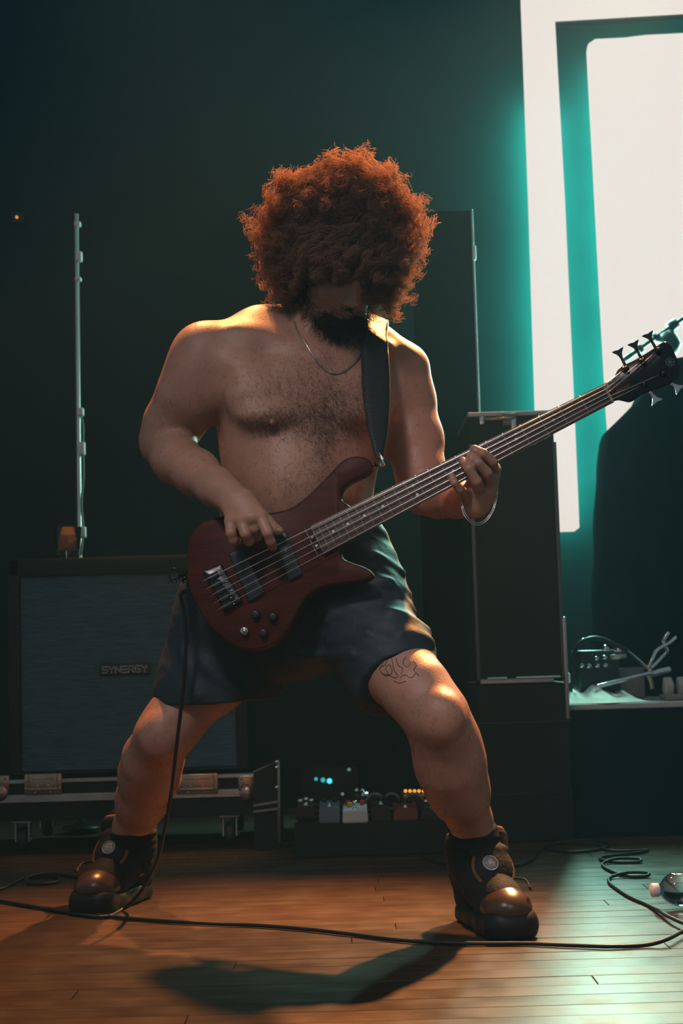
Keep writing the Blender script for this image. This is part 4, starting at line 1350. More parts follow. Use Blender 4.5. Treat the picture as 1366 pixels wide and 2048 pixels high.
b.span((cx0 + 0.01, CY + 0.04, cz0 + 0.005), (cx1 - 0.01, CY + 0.35, cz1 - 0.01))
b.build('cabinet_shell', M['tolex'], cab, 40)
b = MB(); b.span((cx0 + fw - 0.002, CY + 0.012, cz0 + 0.008), (cx1 - fw + 0.002, CY + 0.038, cz1 - 0.053), 0.004)
b.build('grille', M['grille'], cab)
g0 = at(199, 1352, CY + 0.011); g1 = at(301, 1325, CY + 0.011)
b = MB(); b.span((g0[0], CY + 0.004, g0[2]), (g1[0], CY + 0.013, g1[2]), 0.004, 2)
b.build('name_plate', M['plate'], cab)
gc = (g0 + g1) / 2
LET = {'S': [[(1, 1), (0, 1), (0, .5), (1, .5), (1, 0), (0, 0)]], 'Y': [[(0, 1), (.5, .5), (1, 1)], [(.5, .5), (.5, 0)]], 'N': [[(0, 0), (0, 1), (1, 0), (1, 1)]],
       'E': [[(0, 1), (1, 1)], [(0, .5), (1, .5)], [(0, 0), (1, 0)]], 'R': [[(0, 0), (0, 1), (1, 1), (1, .5), (0, .5)], [(.5, .5), (1, 0)]], 'G': [[(1, 1), (0, 1), (0, 0), (1, 0), (1, .5), (.5, .5)]]}
lw = abs(g1[0] - g0[0]) * 0.90; cell = lw / 7; lh = 0.019
for k, ch in enumerate('SYNERGY'):
    b = MB()
    for line in LET[ch]:
        q = [np.array((gc[0] - lw / 2 + cell * (k + 0.10 + 0.80 * u_), CY + 0.0035, gc[2] - lh / 2 + lh * v_)) for u_, v_ in line]
        for p, r_ in zip(q[:-1], q[1:]):
            d = unit(r_ - p); nrm = np.array((-d[2], 0, d[0])) * 0.0019; p = p - d * 0.0017; r_ = r_ + d * 0.0017; dp = np.array((0, 0.0008, 0))
            b.add([p - nrm - dp, p + nrm - dp, r_ + nrm - dp, r_ - nrm - dp, p - nrm + dp, p + nrm + dp, r_ + nrm + dp, r_ - nrm + dp],
                  [(0, 1, 2, 3), (7, 6, 5, 4), (0, 4, 5, 1), (1, 5, 6, 2), (2, 6, 7, 3), (3, 7, 4, 0)])
    b.build('letter', M['plate_text'], cab)

# flight case
fx0, fx1, fz0, fz1 = rect(-6, 1546, 510, 1606, CY - 0.03)
FY = CY - 0.05
fc = empty('flight_case', ((fx0 + fx1) / 2, FY + 0.25, 0), 'low black flight case on casters with aluminium rails and butterfly latches, under the cabinet', 'flight case')
b = MB(); b.span((fx0 + 0.003, FY + 0.004, fz0 - 0.055), (fx1 - 0.003, FY + 0.50, fz1 - 0.002)); b.build('case_body', M['ply'], fc)
rz = at(250, 1562, FY)[2]; rz2 = at(250, 1584, FY)[2]
b = MB(); b.span((fx0, FY - 0.002, rz), (fx1, FY + 0.03, fz1), 0.002); b.build('rail', M['alu'], fc)
b = MB(); b.span((fx0, FY - 0.003, fz0), (fx1, FY + 0.03, rz2), 0.002); b.build('rail', M['alu'], fc)
for (l0, l1) in ((49, 124), (352, 436)):
    x0, x1, z0, z1 = rect(l0, 1546, l1, 1590, FY)
    b = MB(); b.span((x0, FY - 0.006, z0), (x1, FY + 0.001, z1), 0.004, 2)
    lt = b.build('latch', M['zinc'], fc, 40)
    x, y, z, zz = x0 + 0.012, x1 - 0.012, z0 + 0.012, z1 - 0.003
    b = MB()
    for q in ((x, x + 0.003, z, zz), (y - 0.003, y, z, zz)):
        b.span((q[0], FY - 0.0095, q[2]), (q[1], FY - 0.004, q[3]), 0.001)
    b.box(((x + y) / 2, FY - 0.0085, z + 0.004), (y - x, 0.006, 0.008), 0.0025, None, 2)
    b.span((x + 0.012, FY - 0.0085, zz - 0.014), (y - 0.012, FY - 0.005, zz - 0.010), 0.001)
    b.build('latch_dish', M['zinc'], lt)
    for (rx, rz_) in ((0.07, 0.7), (0.93, 0.7), (0.3, 0.12), (0.7, 0.12), (0.5, 0.68), (0.36, 0.42), (0.64, 0.42), (0.05, 0.3), (0.95, 0.3)):
        b = MB(); b.ball((lerp(x0, x1, rx), FY - 0.0065, lerp(z0, z1, rz_)), 0.0032, 6); b.build('rivet', M['chrome'], lt)
for px in (494, 2):
    c = at(px, 1576, FY)
    b = MB(); b.ball((c[0], FY + 0.002, c[2] - 0.015), (0.024, 0.014, 0.026), 8); b.box((c[0], FY - 0.001, c[2] + 0.015), (0.052, 0.008, 0.045), 0.003, None, 2)
    for (dx, dz) in ((-0.016, 0.028), (0.014, 0.028), (-0.018, 0.008), (0.0, 0.012)):
        b.ball((c[0] + dx, FY - 0.006, c[2] + dz), 0.0035, 6)
    b.build('ball_corner', M['zinc'], fc, 40)
for px in (40, 458):
    for dy in (0.05, 0.42):
        c = at(px, 1650, FY)
        zt = fz0 - 0.055
        b = MB(); b.lathe((c[0] - 0.014, FY + dy, 0.0365), (1, 0, 0), [(0, 0.030), (0.004, 0.036), (0.024, 0.036), (0.028, 0.030)], 22)
        ca = b.build('caster', M['rubber'], fc)
        b = MB(); b.span((c[0] - 0.022, FY + dy - 0.02, 0.03), (c[0] - 0.018, FY + dy + 0.02, zt)); b.span((c[0] + 0.018, FY + dy - 0.02, 0.03), (c[0] + 0.022, FY + dy + 0.02, zt)); b.span((c[0] - 0.03, FY + dy - 0.03, zt - 0.006), (c[0] + 0.03, FY + dy + 0.03, zt))
        b.cyl((c[0] - 0.026, FY + dy, 0.0365), (c[0] + 0.026, FY + dy, 0.0365), 0.006)
        b.build('caster_fork', M['alu'], ca)

# tumbler of whiskey on the cabinet
t0 = at(136, 1104, CY + 0.06); t0[2] = cz1 + 0.0005
b = MB(); b.lathe(t0, (0, 0, 1), [(0.0, 0.031), (0.002, 0.033), (0.098, 0.0425), (0.0985, 0.0415), (0.0975, 0.0400), (0.030, 0.0335), (0.028, 0.030), (0.0279, 0.001)], 28)
tm = b.build('whiskey_tumbler', M['glass']); prop(tm, 'short glass of amber whiskey standing on the speaker cabinet', 'drinking glass')
b = MB(); b.lathe(t0 + (0, 0, 0.0285), (0, 0, 1), [(0.0, 0.0325), (0.045, 0.0366), (0.0455, 0.030)], 28); b.build('whiskey', M['whiskey'], tm)

# pale pole behind the cabinet
PY = 5.15
p0, p1 = at(160, 1106, PY), at(153, 428, PY)
dirp = unit(p1 - p0); pb_ = p0 - dirp * (p0[2] / dirp[2])
pole = empty('light_stand', tuple(pb_), 'slim pale upright pole with taped clips and a cable, behind the cabinet at the left', 'stand')
b = MB(); b.tube([pb_ + dirp * 0.02, p0, p1], 0.0075, 10); b.build('pole', M['pole'], pole)
b = MB(); b.tube([pb_ + dirp * 0.02 + (-0.012, 0.012, 0), p1 + (-0.010, 0.01, 0)], 0.005, 8); b.build('inner_rod', M['blackmetal'], pole)
b = MB(); b.lathe(pb_ * (1, 1, 0) + (0, 0, 0.0006), (0, 0, 1), [(0, 0.068), (0.012, 0.066), (0.016, 0.03), (0.03, 0.014)], 24); b.build('base', M['black'], pole)
for (py, h, dx) in ((515, 20, 3), (560, 8, 1), (825, 16, 3), (898, 26, 5), (1065, 22, 5), (450, 10, 1)):  # white of the clips also stands in for brighter lit stretches of the pole
    a, c = at(155 + dx, py + h / 2, PY), at(155 + dx, py - h / 2, PY)
    f = (py - 428) / 678; off = np.array((R(7 * f, PY), -0.008, 0))
    b = MB(); b.box((a + c) / 2 + off, (0.022, 0.024, abs(c[2] - a[2])), 0.004, None, 2); b.build('clip', M['tape'], pole)
b = MB(); b.tube(catmull([at(159, 820, PY - 0.015), at(166, 850, PY - 0.015), at(166, 900, PY - 0.015), at(167, 950, PY - 0.015), at(163, 1010, PY - 0.015), at(167, 1060, PY - 0.015), at(162, 1110, PY - 0.015)], 6), 0.004, 6); b.build('clipped_cable', M['greybox'], pole)

# tiny warm indicator lamp far away
c = at(35, 436, 5.70)
b = MB(); b.box(c + (0, 0.02, 0), (0.05, 0.06, 0.05), 0.006)
sl = b.build('exit_lamp', M['black']); prop(sl, 'tiny amber indicator lamp high on the dark wall at the far left', 'lamp')
b = MB(); b.ball(c - (0, 0.012, 0), 0.006, 6); b.build('lens', lamp_mat('amber_lens', (1.0, 0.30, 0.05), 1.0), sl)

# ================================================================== PEDALBOARD AND PEDALS (behind the legs)
BY = 4.30
ba = floor_at(585, 1690)
bx0, bx1 = at(588, 1640, BY)[0], at(890, 1640, BY)[0]
bz = at(700, 1650, BY)[2]
pbr = empty('pedalboard', ((bx0 + bx1) / 2, BY + 0.12, 0), 'black pedalboard on the floor between the legs', 'pedalboard')
b = MB(); b.span((bx0, BY, 0.0006), (bx1, BY + 0.03, bz), 0.003); b.build('board_frame', M['ply'], pbr)
b = MB(); b.span((bx0, BY + 0.30, 0.0006), (bx1, BY + 0.33, bz + 0.03), 0.003); b.build('board_frame', M['ply'], pbr)
for k in range(4):
    y0 = BY + 0.002 + k * 0.085
    b = MB(); b.span((bx0, y0, bz + 0.009 * k), (bx1, y0 + 0.07, bz + 0.009 * k + 0.004), 0.001); b.build('board_rail', M['ply'], pbr)
def pedal(px0, px1, py0, y, dep, label, m, knobs=(), leds=(), h=None):
    x0, x1 = at(px0, py0, y)[0], at(px1, py0, y)[0]
    z0 = bz + 0.009 * round((y - BY) / 0.085) + 0.0048
    z1 = at((px0 + px1) / 2, py0, y)[2]
    z1 = max(z1, z0 + 0.03)
    root = empty('effect_pedal', ((x0 + x1) / 2, y + dep / 2, z0), label, 'effect pedal', 'effect pedals on the pedalboard')
    b = MB()
    V = [(x0, y, z0), (x1, y, z0), (x1, y + dep, z0), (x0, y + dep, z0), (x0 + 0.002, y + 0.002, z1), (x1 - 0.002, y + 0.002, z1), (x1 - 0.002, y + dep, z1 + 0.012), (x0 + 0.002, y + dep, z1 + 0.012)]
    bmx = bmesh.new(); vs_ = [bmx.verts.new(v) for v in V]
    for f in ((3, 2, 1, 0), (4, 5, 6, 7), (0, 1, 5, 4), (1, 2, 6, 5), (2, 3, 7, 6), (3, 0, 4, 7)): bmx.faces.new([vs_[i] for i in f])
    bmesh.ops.bevel(bmx, geom=bmx.edges[:], offset=0.003, segments=2, affect='EDGES')
    b.bm(bmx); b.build('housing', m, root, 40)
    for (t, u_, mm) in knobs:
        c = np.array((lerp(x0, x1, t), y + dep * u_, z1 + 0.012 * u_))
        b = MB(); b.lathe(c, (0, -0.1, 1), [(0, 0.008), (0.012, 0.007), (0.013, 0.004)], 14); b.build('knob', mm, root)
    b = MB(); b.lathe((lerp(x0, x1, 0.5), y + dep * 0.28, z1), (0, 0, 1), [(0, 0.008), (0.004, 0.008), (0.005, 0.005), (0.010, 0.005)], 14); b.build('foot_switch', M['chrome'], root)
    for (px, py, mm, r) in leds:
        c = at(px, py, y + dep * 0.5)
        b = MB(); b.cyl((c[0], c[1], z1 + 0.002), (c[0], c[1], max(c[2], z1 + 0.004)), 0.0025, None, 8); b.build('led_stalk', M['black'], root)
        b = MB(); b.ball(c, r, 6); b.build('led', mm, root)
    return root
LED_O = lamp_mat('amber_led', (1.0, 0.36, 0.04), 1.1); LED_W = lamp_mat('white_led', (0.55, 0.9, 1.0), 1.2); LED_R = lamp_mat('red_led', (1.0, 0.04, 0.06), 1.0); LED_C = lamp_mat('cyan_led', (0.03, 0.5, 0.6), 0.8); LED_G = lamp_mat('dim_led', (0.2, 0.34, 0.3), 0.5)
pedal(684, 736, 1622, BY + 0.002, 0.10, 'pale effect pedal with two red knobs, nearest on the board', M['whitebox'], ((0.22, 0.8, M['redknob']), (0.8, 0.8, M['redknob']), (0.5, 0.8, M['chrome']), (0.3, 0.55, M['yellow'])))
pedal(637, 680, 1616, BY + 0.015, 0.11, 'blue grey effect pedal beside the pale one', M['bluebox'], ((0.25, 0.8, M['black']), (0.75, 0.8, M['black'])), ((685, 1588, LED_G, 0.005),))
pedal(592, 630, 1618, BY + 0.10, 0.10, 'black effect pedal with pale switches at the left end of the board', M['black'], ((0.2, 0.5, M['chrome']), (0.5, 0.7, M['chrome']), (0.8, 0.5, M['chrome'])))
pedal(742, 782, 1612, BY + 0.03, 0.11, 'black effect pedal with one red light', M['black'], ((0.3, 0.8, M['black']), (0.7, 0.8, M['black'])), ((761, 1610, LED_R, 0.0055),))
pedal(786, 836, 1618, BY + 0.03, 0.10, 'maroon effect pedal under the row of amber lights', M['maroon'], ((0.3, 0.8, M['black']), (0.7, 0.8, M['black'])))
pedal(802, 856, 1594, BY + 0.20, 0.10, 'black effect pedal with a row of five amber lights', M['black'], (), tuple((811 + 9 * k, 1582, LED_O, 0.0055) for k in range(5)))
pedal(700, 752, 1594, BY + 0.20, 0.10, 'black effect pedal with one white light at the back', M['black'], ((0.25, 0.6, M['chrome']), (0.5, 0.6, M['chrome'])), ((733, 1587, LED_W, 0.006),))
pedal(842, 886, 1624, BY + 0.03, 0.10, 'black effect pedal at the right end of the board', M['black'], ((0.3, 0.7, M['chrome']), (0.7, 0.7, M['chrome'])))
for k, (a, c, top) in enumerate(((733, 768, 1588), (766, 800, 1587), (810, 846, 1588))):
    za = bz + 0.05
    pts = [np.array((at(a, 1610, BY + 0.14)[0], BY + 0.14, za)), at(lerp(a, c, 0.15), top + 6, BY + 0.14), at((a + c) / 2, top, BY + 0.14), at(lerp(a, c, 0.85), top + 6, BY + 0.14), np.array((at(c, 1610, BY + 0.14)[0], BY + 0.14, za))]
    b = MB(); b.tube(catmull(pts, 6), 0.0045, 8)
    prop(b.build('patch_cable', M['patch']), ('grey patch cable arching left of the red light', 'grey patch cable arching over the maroon pedal', 'grey patch cable arching under the amber lights')[k], 'cable', 'patch cables on the pedalboard')
# small amplifier head with a lit display behind the board
ux0, ux1 = at(600, 1560, 4.85)[0], at(720, 1560, 4.85)[0]
uz1 = at(650, 1535, 4.85)[2]
am = empty('amplifier_head', ((ux0 + ux1) / 2, 4.95, 0), 'dark amplifier unit with small cyan lights behind the pedalboard', 'amplifier')
b = MB(); b.span((ux0, 4.86, 0.0006), (ux1, 5.1, uz1), 0.008, 2); b.build('housing', M['ply'], am)
for (px, py, r, mm) in ((632, 1558, 0.006, LED_C), (646, 1560, 0.008, LED_C), (659, 1562, 0.009, lamp_mat('cyan_display', (0.08, 0.75, 0.85), 1.2)), (698, 1539, 0.006, LED_G)):
    b = MB(); b.ball(at(px, py, 4.857), (r, 0.004, r), 6); b.build('indicator_light', mm, am)
# wedge-shaped case left of the pedals
wc = empty('gear_case', tuple(floor_at(530, 1672)), 'small dark slanted gear case with metal edges beside the flight case', 'case')
q = [at(507, 1545, 4.5), at(556, 1522, 4.5), at(558, 1640, 4.5), at(507, 1650, 4.5)]
q[2][2] = q[3][2] = 0.001
slb = MB(); Bq = [p + (0.0, 0.30, 0) for p in q]
slb.add(q + Bq, [(0, 1, 2, 3), (7, 6, 5, 4)] + [(i, (i + 1) % 4, 4 + (i + 1) % 4, 4 + i) for i in range(4)]); slb.build('case_shell', M['greybox'] if False else M['ply'], wc)
for (a, c) in (((507, 1612), (556, 1604)), ((507, 1624), (556, 1618))):
    b = MB(); b.tube([at(*a, 4.495), at(*c, 4.495)], 0.005, 6); b.build('edge_strip', M['greybox'], wc)
b = MB(); b.tube([q[0] - (0, 0.003, 0), q[1] - (0, 0.003, 0), q[2] - (0, 0.003, -0.02)], 0.005, 6); b.build('edge_trim', M['greybox'], wc)
for py in (1524, 1535, 1575):
    b = MB(); b.ball(at(553, py, 4.492), 0.006, 6); b.build('stud', M['chrome'], wc)

# ================================================================== RIGHT SIDE: riser, tall case, panel, draped rack
RY = 4.55
rx0 = at(1106, 824, 4.50)[0] + 0.020
rz1 = at(1240, 1406, RY)[2]
rs = empty('drum_riser', (1.2, 5.0, 0), 'low black stage riser with a pale top carrying gear at the right', 'riser')
b = MB(); b.span((rx0, RY + 0.012, 0.0006), (2.3, 5.45, rz1 - 0.018)); b.build('riser_base', M['cloth_black'], rs)
b = MB(); b.span((rx0 - 0.004, RY, rz1 - 0.018), (2.3, 5.46, rz1), 0.003); b.build('riser_deck', M['riser'], rs)

# tall narrow road case
TY = 4.50
tx0, tx1, tz0, tz1 = rect(958, 824, 1106, 1366, TY)
tc_ = empty('road_case', ((tx0 + tx1) / 2, TY + 0.2, 0), 'tall narrow black road case with metal edge strips, left of the LED bar', 'road case')
lean = lambda z: 0.0
b = MB(); b.span((tx0, TY + 0.004, tz0), (tx1, TY + 0.40, tz1), 0.004); b.build('case_body', M['ply'], tc_)
b = MB(); b.span((tx0 - 0.006, TY - 0.004, tz1 - 0.010), (tx1 + 0.004, TY + 0.41, tz1 + 0.006), 0.003); b.build('lid_edge', M['alu'], tc_)
for x in (tx0, tx1):
    b = MB(); b.span((x - 0.006, TY - 0.003, tz0 + 0.005), (x + 0.006, TY + 0.012, tz1 - 0.09), 0.003, 2); b.build('edge_strip', M['dark_edge'], tc_)
b = MB(); b.span((tx0 + 0.004, TY - 0.008, tz0 - 0.004), (tx1 - 0.03, TY + 0.012, tz0 + 0.010), 0.002); b.build('lower_rail', M['alu'], tc_)
b = MB(); b.span((tx0 + 0.025, TY - 0.010, tz0 + 0.009), (tx0 + 0.085, TY + 0.012, tz0 + 0.016), 0.002); b.span((tx0 + 0.11, TY - 0.010, tz0 + 0.009), (tx1 - 0.01, TY + 0.012, tz0 + 0.016), 0.002); b.build('hinge', M['chrome'], tc_)
b = MB(); b.span((tx1 + 0.001, TY - 0.006, tz0 - 0.115), (tx1 + 0.013, TY + 0.02, tz0 + 0.19), 0.004, 2); b.build('side_bracket', M['alu'], tc_)
for (px, w2, h2) in ((963, 5, 18), (1026, 5, 26)):
    c = at(px, 846, TY); b = MB(); b.box((c[0], TY - 0.010, c[2] + (0.005 if px < 1000 else -0.008)), (R(w2 * 2, TY), 0.012, R(h2, TY)), 0.004, None, 2); b.build('latch_hook', M['chrome'], tc_)
c0, c1 = at(966, 840, TY), at(1026, 838, TY)
b = MB(); b.tube([(c0[0], TY - 0.012, c0[2]), (c1[0], TY - 0.012, c1[2])], 0.006, 8); b.build('handle', M['zinc'], tc_)
c = at(1018, 836, TY); b = MB(); b.span((c[0] - 0.020, TY - 0.014, c[2] - 0.025), (c[0] + 0.022, TY + 0.002, c[2] + 0.014), 0.004, 2); b.build('latch', M['greybox'], tc_)
b = MB(); b.span((tx0 - 0.004, TY, 0.0006), (tx1 + 0.012, TY + 0.42, tz0 - 0.006), 0.004); b.build('lower_case', M['ply'], tc_)
b = MB(); b.span((tx0 - 0.006, TY - 0.003, tz0 - 0.122), (tx1 + 0.013, TY + 0.004, tz0 - 0.118)); b.span((tx0 - 0.006, TY - 0.003, tz0 - 0.33), (tx1 + 0.013, TY + 0.004, tz0 - 0.327)); b.build('seam', M['blackmetal'], tc_)

# tall dark flat panel behind the musician
VY = 5.05
vx1 = at(950, 600, VY)[0]; vx0 = at(835, 600, VY)[0]; vz1 = at(945, 420, VY)[2]
vp = empty('scenery_panel', ((vx0 + vx1) / 2, VY + 0.15, 0), 'tall black panel with a thin metal right edge behind the afro', 'panel')
b = MB(); b.span((vx0, VY, 0.0006), (vx1, VY + 0.30, vz1), 0.004); b.build('panel_board', M['cloth_black'], vp)
b = MB(); b.span((vx1 - 0.004, VY - 0.006, 0.003), (vx1 + 0.004, VY + 0.002, vz1 + 0.002), 0.002); b.build('metal_edge', M['alu'], vp)
c = at(949, 507, VY); b = MB(); b.box((vx1 + 0.002, VY - 0.008, c[2]), (0.013, 0.010, 0.05), 0.003, None, 2); b.build('hinge', M['tape'], vp)

# black cloth draped over a tall rack, on the riser
DY = 4.99
prof = [(1206, 1398), (1207, 1280), (1210, 1060), (1217, 918), (1226, 856), (1290, 791), (1322, 722), (1366, 712), (1430, 704), (1500, 760), (1510, 1100), (1512, 1392)]
Pd = resample(np.array([at(px, py, DY)[[0, 2]] for px, py in prof]), 120)
Pd[:, 1] = np.maximum(Pd[:, 1], rz1 + 0.002)
b = MB(); rings = []
bottom = np.linspace(1, 0, 40)[1:-1]
for k, (yo, ins) in enumerate(((0.0, 0.02), (0.015, 0.0), (0.07, -0.006), (0.16, -0.006), (0.25, 0.0), (0.28, 0.03))):
    ring = []
    cxm = (Pd[0, 0] + Pd[-1, 0]) / 2
    for i, p in enumerate(Pd):
        fold = 0.012 * math.sin(i * 0.55 + k * 0.4) * (0.3 + 0.7 * (1 - (p[1] - rz1) / 1.2))
        ring.append(np.array((p[0] + (ins if p[0] < cxm else -ins) + fold * 0.3, DY + yo + 0.0, p[1] - max(ins, 0) * (1 if p[1] > rz1 + 0.1 else 0))))
    rings.append(ring)
n = len(Pd); V = [p for r_ in rings for p in r_]; Fs = []
for k in range(len(rings) - 1):
    for i in range(n - 1):
        Fs.append((k * n + i, k * n + i + 1, (k + 1) * n + i + 1, (k + 1) * n + i))
b.add(V, Fs, True)
# front and back sheets with vertical folds
for (base, sgn) in ((rings[0], -1), (rings[-1], 1)):
    xs = np.linspace(min(p[0] for p in base) + 0.001, max(p[0] for p in base) - 0.001, 70)
    tops = np.array([(p[0], p[2]) for p in base])
    left = tops[:len(tops)]
    order = np.argsort(left[:, 0])
    ztop = np.interp(xs, left[order, 0], np.maximum.accumulate(left[order, 1])) if sgn else None
    V = []; Fs = []
    for i, x in enumerate(xs):
        for j in range(12):
            t = j / 11
            z = lerp(rz1 + 0.002, ztop[i], t)
            V.append((x, base[0][1] + sgn * (0.010 + 0.016 * math.sin(x * 62 + 1.5 * math.sin(z * 3)) * (1 - t) ** 0.5 * (0 if i in (0, 69) else 1)), z))
    for i in range(69):
        for j in range(11):
            Fs.append((i * 12 + j, (i + 1) * 12 + j, (i + 1) * 12 + j + 1, i * 12 + j + 1))
    b.add(V, Fs, True)
prop(b.build('draped_rack', M['cloth_black']), 'tall shape under a black cloth standing on the riser behind the headstock', 'covered gear')

# microphone boom stand
MY = 5.385
mb_ = floor_at(1336, 1690); mb_ = at(1338, 760, MY); mb_[2] = rz1 + 0.0006
piv = at(1338, 676, MY)
ms = empty('microphone_stand', tuple(mb_), 'dark microphone boom stand silhouetted against the LED screen above the headstock', 'microphone stand')
b = MB(); b.tube([(mb_[0], MY, rz1 + 0.03), (piv[0], MY, piv[2])], 0.010, 10); b.build('pole', M['black'], ms)
b = MB(); b.tube([at(1246, 721, MY), at(1322, 667, MY), at(1366, 637, MY), at(1440, 588, MY)], 0.008, 10); b.build('boom_arm', M['black'], ms)
for (a, c, r) in (((1249, 719), (1272, 703), 0.010), ((1276, 700), (1283, 695), 0.019), ((1307, 678), (1313, 673), 0.019), ((1338, 656), (1353, 645), 0.020)):
    b = MB(); b.tube([at(*a, MY), at(*c, MY)], r, 10); b.build('clutch', M['black'], ms)
b = MB(); b.tube([at(1330, 664, MY), at(1336, 676, MY), at(1342, 690, MY), at(1340, 706, MY)], [0.026, 0.036, 0.038, 0.026], 12); b.build('pivot', M['black'], ms)
b = MB(); b.lathe(mb_, (0, 0, 1), [(0, 0.055), (0.012, 0.053), (0.016, 0.03), (0.04, 0.014)], 24); b.build('base', M['black'], ms)

# gear on the riser deck
def on_deck(px, y): p = at(px, 1400, y); p[2] = rz1 + 0.0006; return p
# crumpled towel
SX0, SX1 = at(1122, 1400, 4.58)[0], at(1300, 1400, 4.58)[0]
V = []; Fs = []; nx_, ny_ = 46, 22
for i in range(nx_):
    for j in range(ny_):
        u_, v_ = i / (nx_ - 1), j / (ny_ - 1)
        ed = min(u_, 1 - u_, v_, 1 - v_) * 6
        p = np.array((lerp(SX0, SX1, u_), 4.562 + 0.28 * v_ + 0.02 * math.sin(u_ * 9), 0))
        hgt = (0.006 + 0.055 * v_ * (0.6 + 0.8 * math.sin(u_ * 8 + 0.6) ** 2) * (1 - 0.7 * u_) + 0.005 * math.sin(u_ * 31 + v_ * 7) * v_) * min(1, ed)
        V.append((p[0], p[1], rz1 + 0.0015 + max(0, hgt)))
for i in range(nx_ - 1):
    for j in range(ny_ - 1):
        Fs.append((i * ny_ + j, (i + 1) * ny_ + j, (i + 1) * ny_ + j + 1, i * ny_ + j + 1))
tw = MB(); tw.add(V, Fs, True); V2 = [(x, y, rz1 + 0.0006) for x, y, z in V]; tw.add(V2, [f[::-1] for f in Fs], True)
prop(tw.build('towel', M['towel']), 'white towel crumpled along the front edge of the riser', 'towel')
# stage box with rows of connectors
s0 = on_deck(1160, 4.80); s1 = on_deck(1242, 4.80); zt = at(1200, 1300, 4.80)[2]
sb = empty('stage_box', tuple((s0 + s1) / 2 + (0, 0.08, 0.03)), 'black stage box with two rows of chrome connectors, behind the towel', 'stage box')
b = MB(); b.span((s0[0], 4.80, rz1 + 0.028), (s1[0], 4.96, zt), 0.008, 2); b.build('housing', M['black'], sb)
for (px, py) in ((1163, 1331), (1177, 1332), (1194, 1331), (1210, 1330), (1192, 1317), (1208, 1315), (1166, 1281)):
    c = at(px, py, 4.79); b = MB(); b.cyl((c[0], 4.802, c[2]), (c[0], 4.772, c[2]), 0.008, 0.007, 12); b.build('connector', M['chrome'], sb)
for (a, c) in (((1205, 1296), (1218, 1297)), ((1228, 1298), (1250, 1301))):
    b = MB(); b.tube([at(*a, 4.77), at(*c, 4.77)], 0.011, 10); b.build('plug', M['chrome'], sb)
b = MB(); b.tube([at(1222, 1315, 4.76), at(1252, 1311, 4.76)], 0.009, 10); b.build('plug', M['alu'], sb)
lo_ = catmull([at(*p, 4.76) for p in ((1148, 1360), (1146, 1320), (1158, 1288), (1185, 1276), (1210, 1280), (1235, 1292), (1255, 1302))], 8)
cb = MB(); cb.tube(lo_, 0.0065, 8); prop(cb.build('microphone_cable', M['cable']), 'black cable arching over the stage box', 'cable')
# small bright-capped bottle at the riser corner
c = on_deck(1132, 4.72); c[2] += 0.004
bt = MB(); bt.lathe(c, (0, 0, 1), [(0, 0.020), (0.004, 0.022), (0.045, 0.022), (0.055, 0.012)], 16)
sbm = bt.build('spray_bottle', M['black']); prop(sbm, 'small dark bottle with a pale cap at the riser corner', 'bottle')
cc_ = MB(); cc_.lathe(c + (0, 0, 0.0552), (0, 0, 1), [(0, 0.016), (0.002, 0.017), (0.028, 0.016), (0.034, 0.010)], 16); cc_.build('bottle_cap', M['tape'], sbm)
# grey equipment box
c0 = on_deck(1233, 4.92); c1 = on_deck(1272, 4.92)
gb = MB(); gb.span((c0[0], 4.86, rz1 + 0.0006), (c1[0] + 0.02, 4.945, rz1 + 0.10), 0.006, 2)
prop(gb.build('junction_box', M['greybox']), 'small grey box standing behind the folded snare stand', 'box')
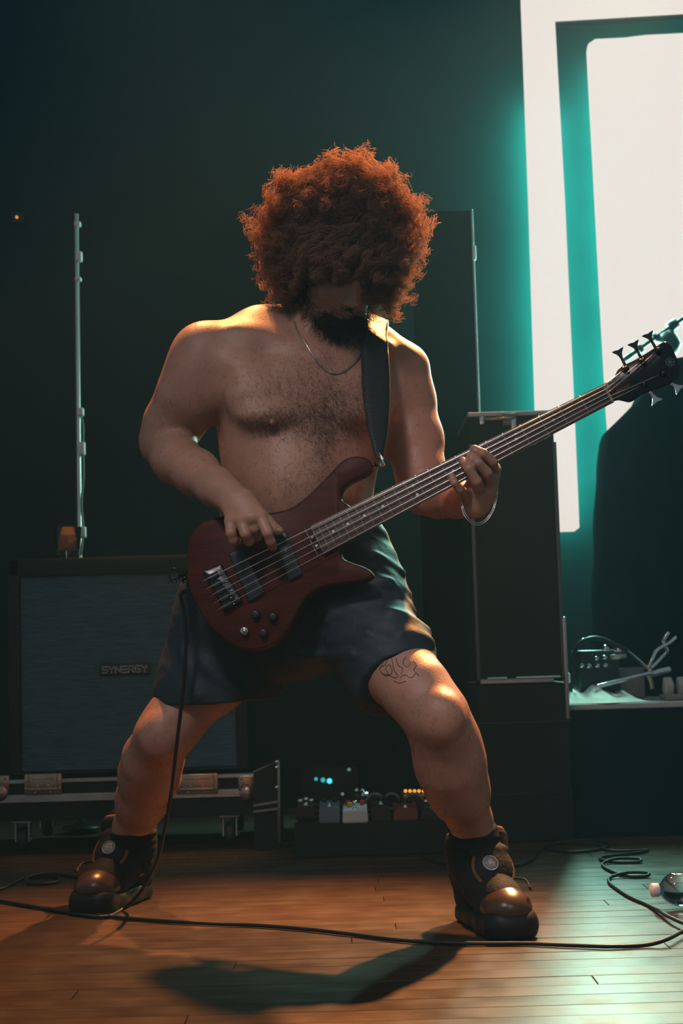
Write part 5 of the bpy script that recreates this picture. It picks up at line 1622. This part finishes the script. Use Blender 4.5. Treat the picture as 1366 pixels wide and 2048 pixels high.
# folded drum hardware: snare stand
sn = empty('snare_stand', tuple(on_deck(1270, 4.76)), 'folded chrome snare drum stand lying on the riser', 'drum stand')
def rod(name, pts, r, m=M['chrome']):
    b = MB(); b.tube(catmull([at(*p) for p in pts], 5), r, 8); return b.build(name, m, sn)
rod('tube', [(1190, 1374, 4.70), (1245, 1360, 4.72), (1305, 1345, 4.74)], 0.007)
rod('leg', [(1252, 1300, 4.84), (1275, 1318, 4.80), (1302, 1344, 4.75)], 0.007)
rod('basket_arm', [(1296, 1336, 4.74), (1304, 1318, 4.74), (1312, 1302, 4.75), (1326, 1292, 4.76), (1340, 1284, 4.77), (1352, 1273, 4.78)], 0.006)
rod('basket_arm', [(1300, 1338, 4.76), (1322, 1316, 4.78), (1334, 1302, 4.78), (1330, 1292, 4.77), (1327, 1280, 4.76), (1337, 1264, 4.76)], 0.006)
rod('leg', [(1300, 1348, 4.78), (1320, 1342, 4.80), (1338, 1338, 4.82)], 0.012)
rod('leg', [(1296, 1350, 4.74), (1302, 1364, 4.74), (1305, 1378, 4.74)], 0.007, M['zinc'])
# bass drum pedal plate
kp = empty('drum_pedal', tuple(on_deck(1340, 4.75)), 'flat bass drum pedal resting on the riser at the right edge', 'pedal')
c = on_deck(1345, 4.74)
b = MB(); b.span((c[0] - 0.045, 4.62, c[2]), (c[0] + 0.16, 4.72, c[2] + 0.018), 0.005, 2); b.build('base_plate', M['greybox'], kp)
for dx in (-0.022, 0.02, 0.062, 0.10):
    b = MB(); b.box((c[0] + dx, 4.69, c[2] + 0.038), (0.028, 0.05, 0.050), 0.006, Matrix.Rotation(0.5, 3, 'X'), 2); b.build('foot_block', M['riser'], kp)

# clear plastic bottle lying at the right edge
bc0 = floor_at(1303, 1822); ctr_y = bc0[1]
rb = 0.036
ba_ = np.array((bc0[0] + 0.002, ctr_y, rb + 0.0080)); bdir = unit((1.0, 0.10, 0))
wb = empty('water_bottle', tuple(ba_ * (1, 1, 0)), 'clear plastic water bottle lying on its side on the mat edge', 'bottle')
b = MB(); b.lathe(ba_, bdir, [(0.016, 0.0125), (0.020, 0.0125), (0.026, 0.020), (0.036, 0.030), (0.048, 0.0350), (0.060, rb), (0.085, rb), (0.088, 0.034), (0.092, rb), (0.19, rb), (0.20, 0.030)], 28)
b.build('bottle_shell', M['bottle'], wb)
b = MB(); b.lathe(ba_, bdir, [(0.0, 0.0135), (0.001, 0.0145), (0.015, 0.0145), (0.0158, 0.0135)], 22); b.build('bottle_cap', M['cap'], wb)
b = MB(); b.lathe(ba_ + bdir * 0.085, bdir, [(0, rb + 0.0005), (0.0005, rb + 0.0008), (0.10, rb + 0.0008), (0.1005, rb + 0.0005)], 28); b.build('bottle_label', M['lbl'], wb)
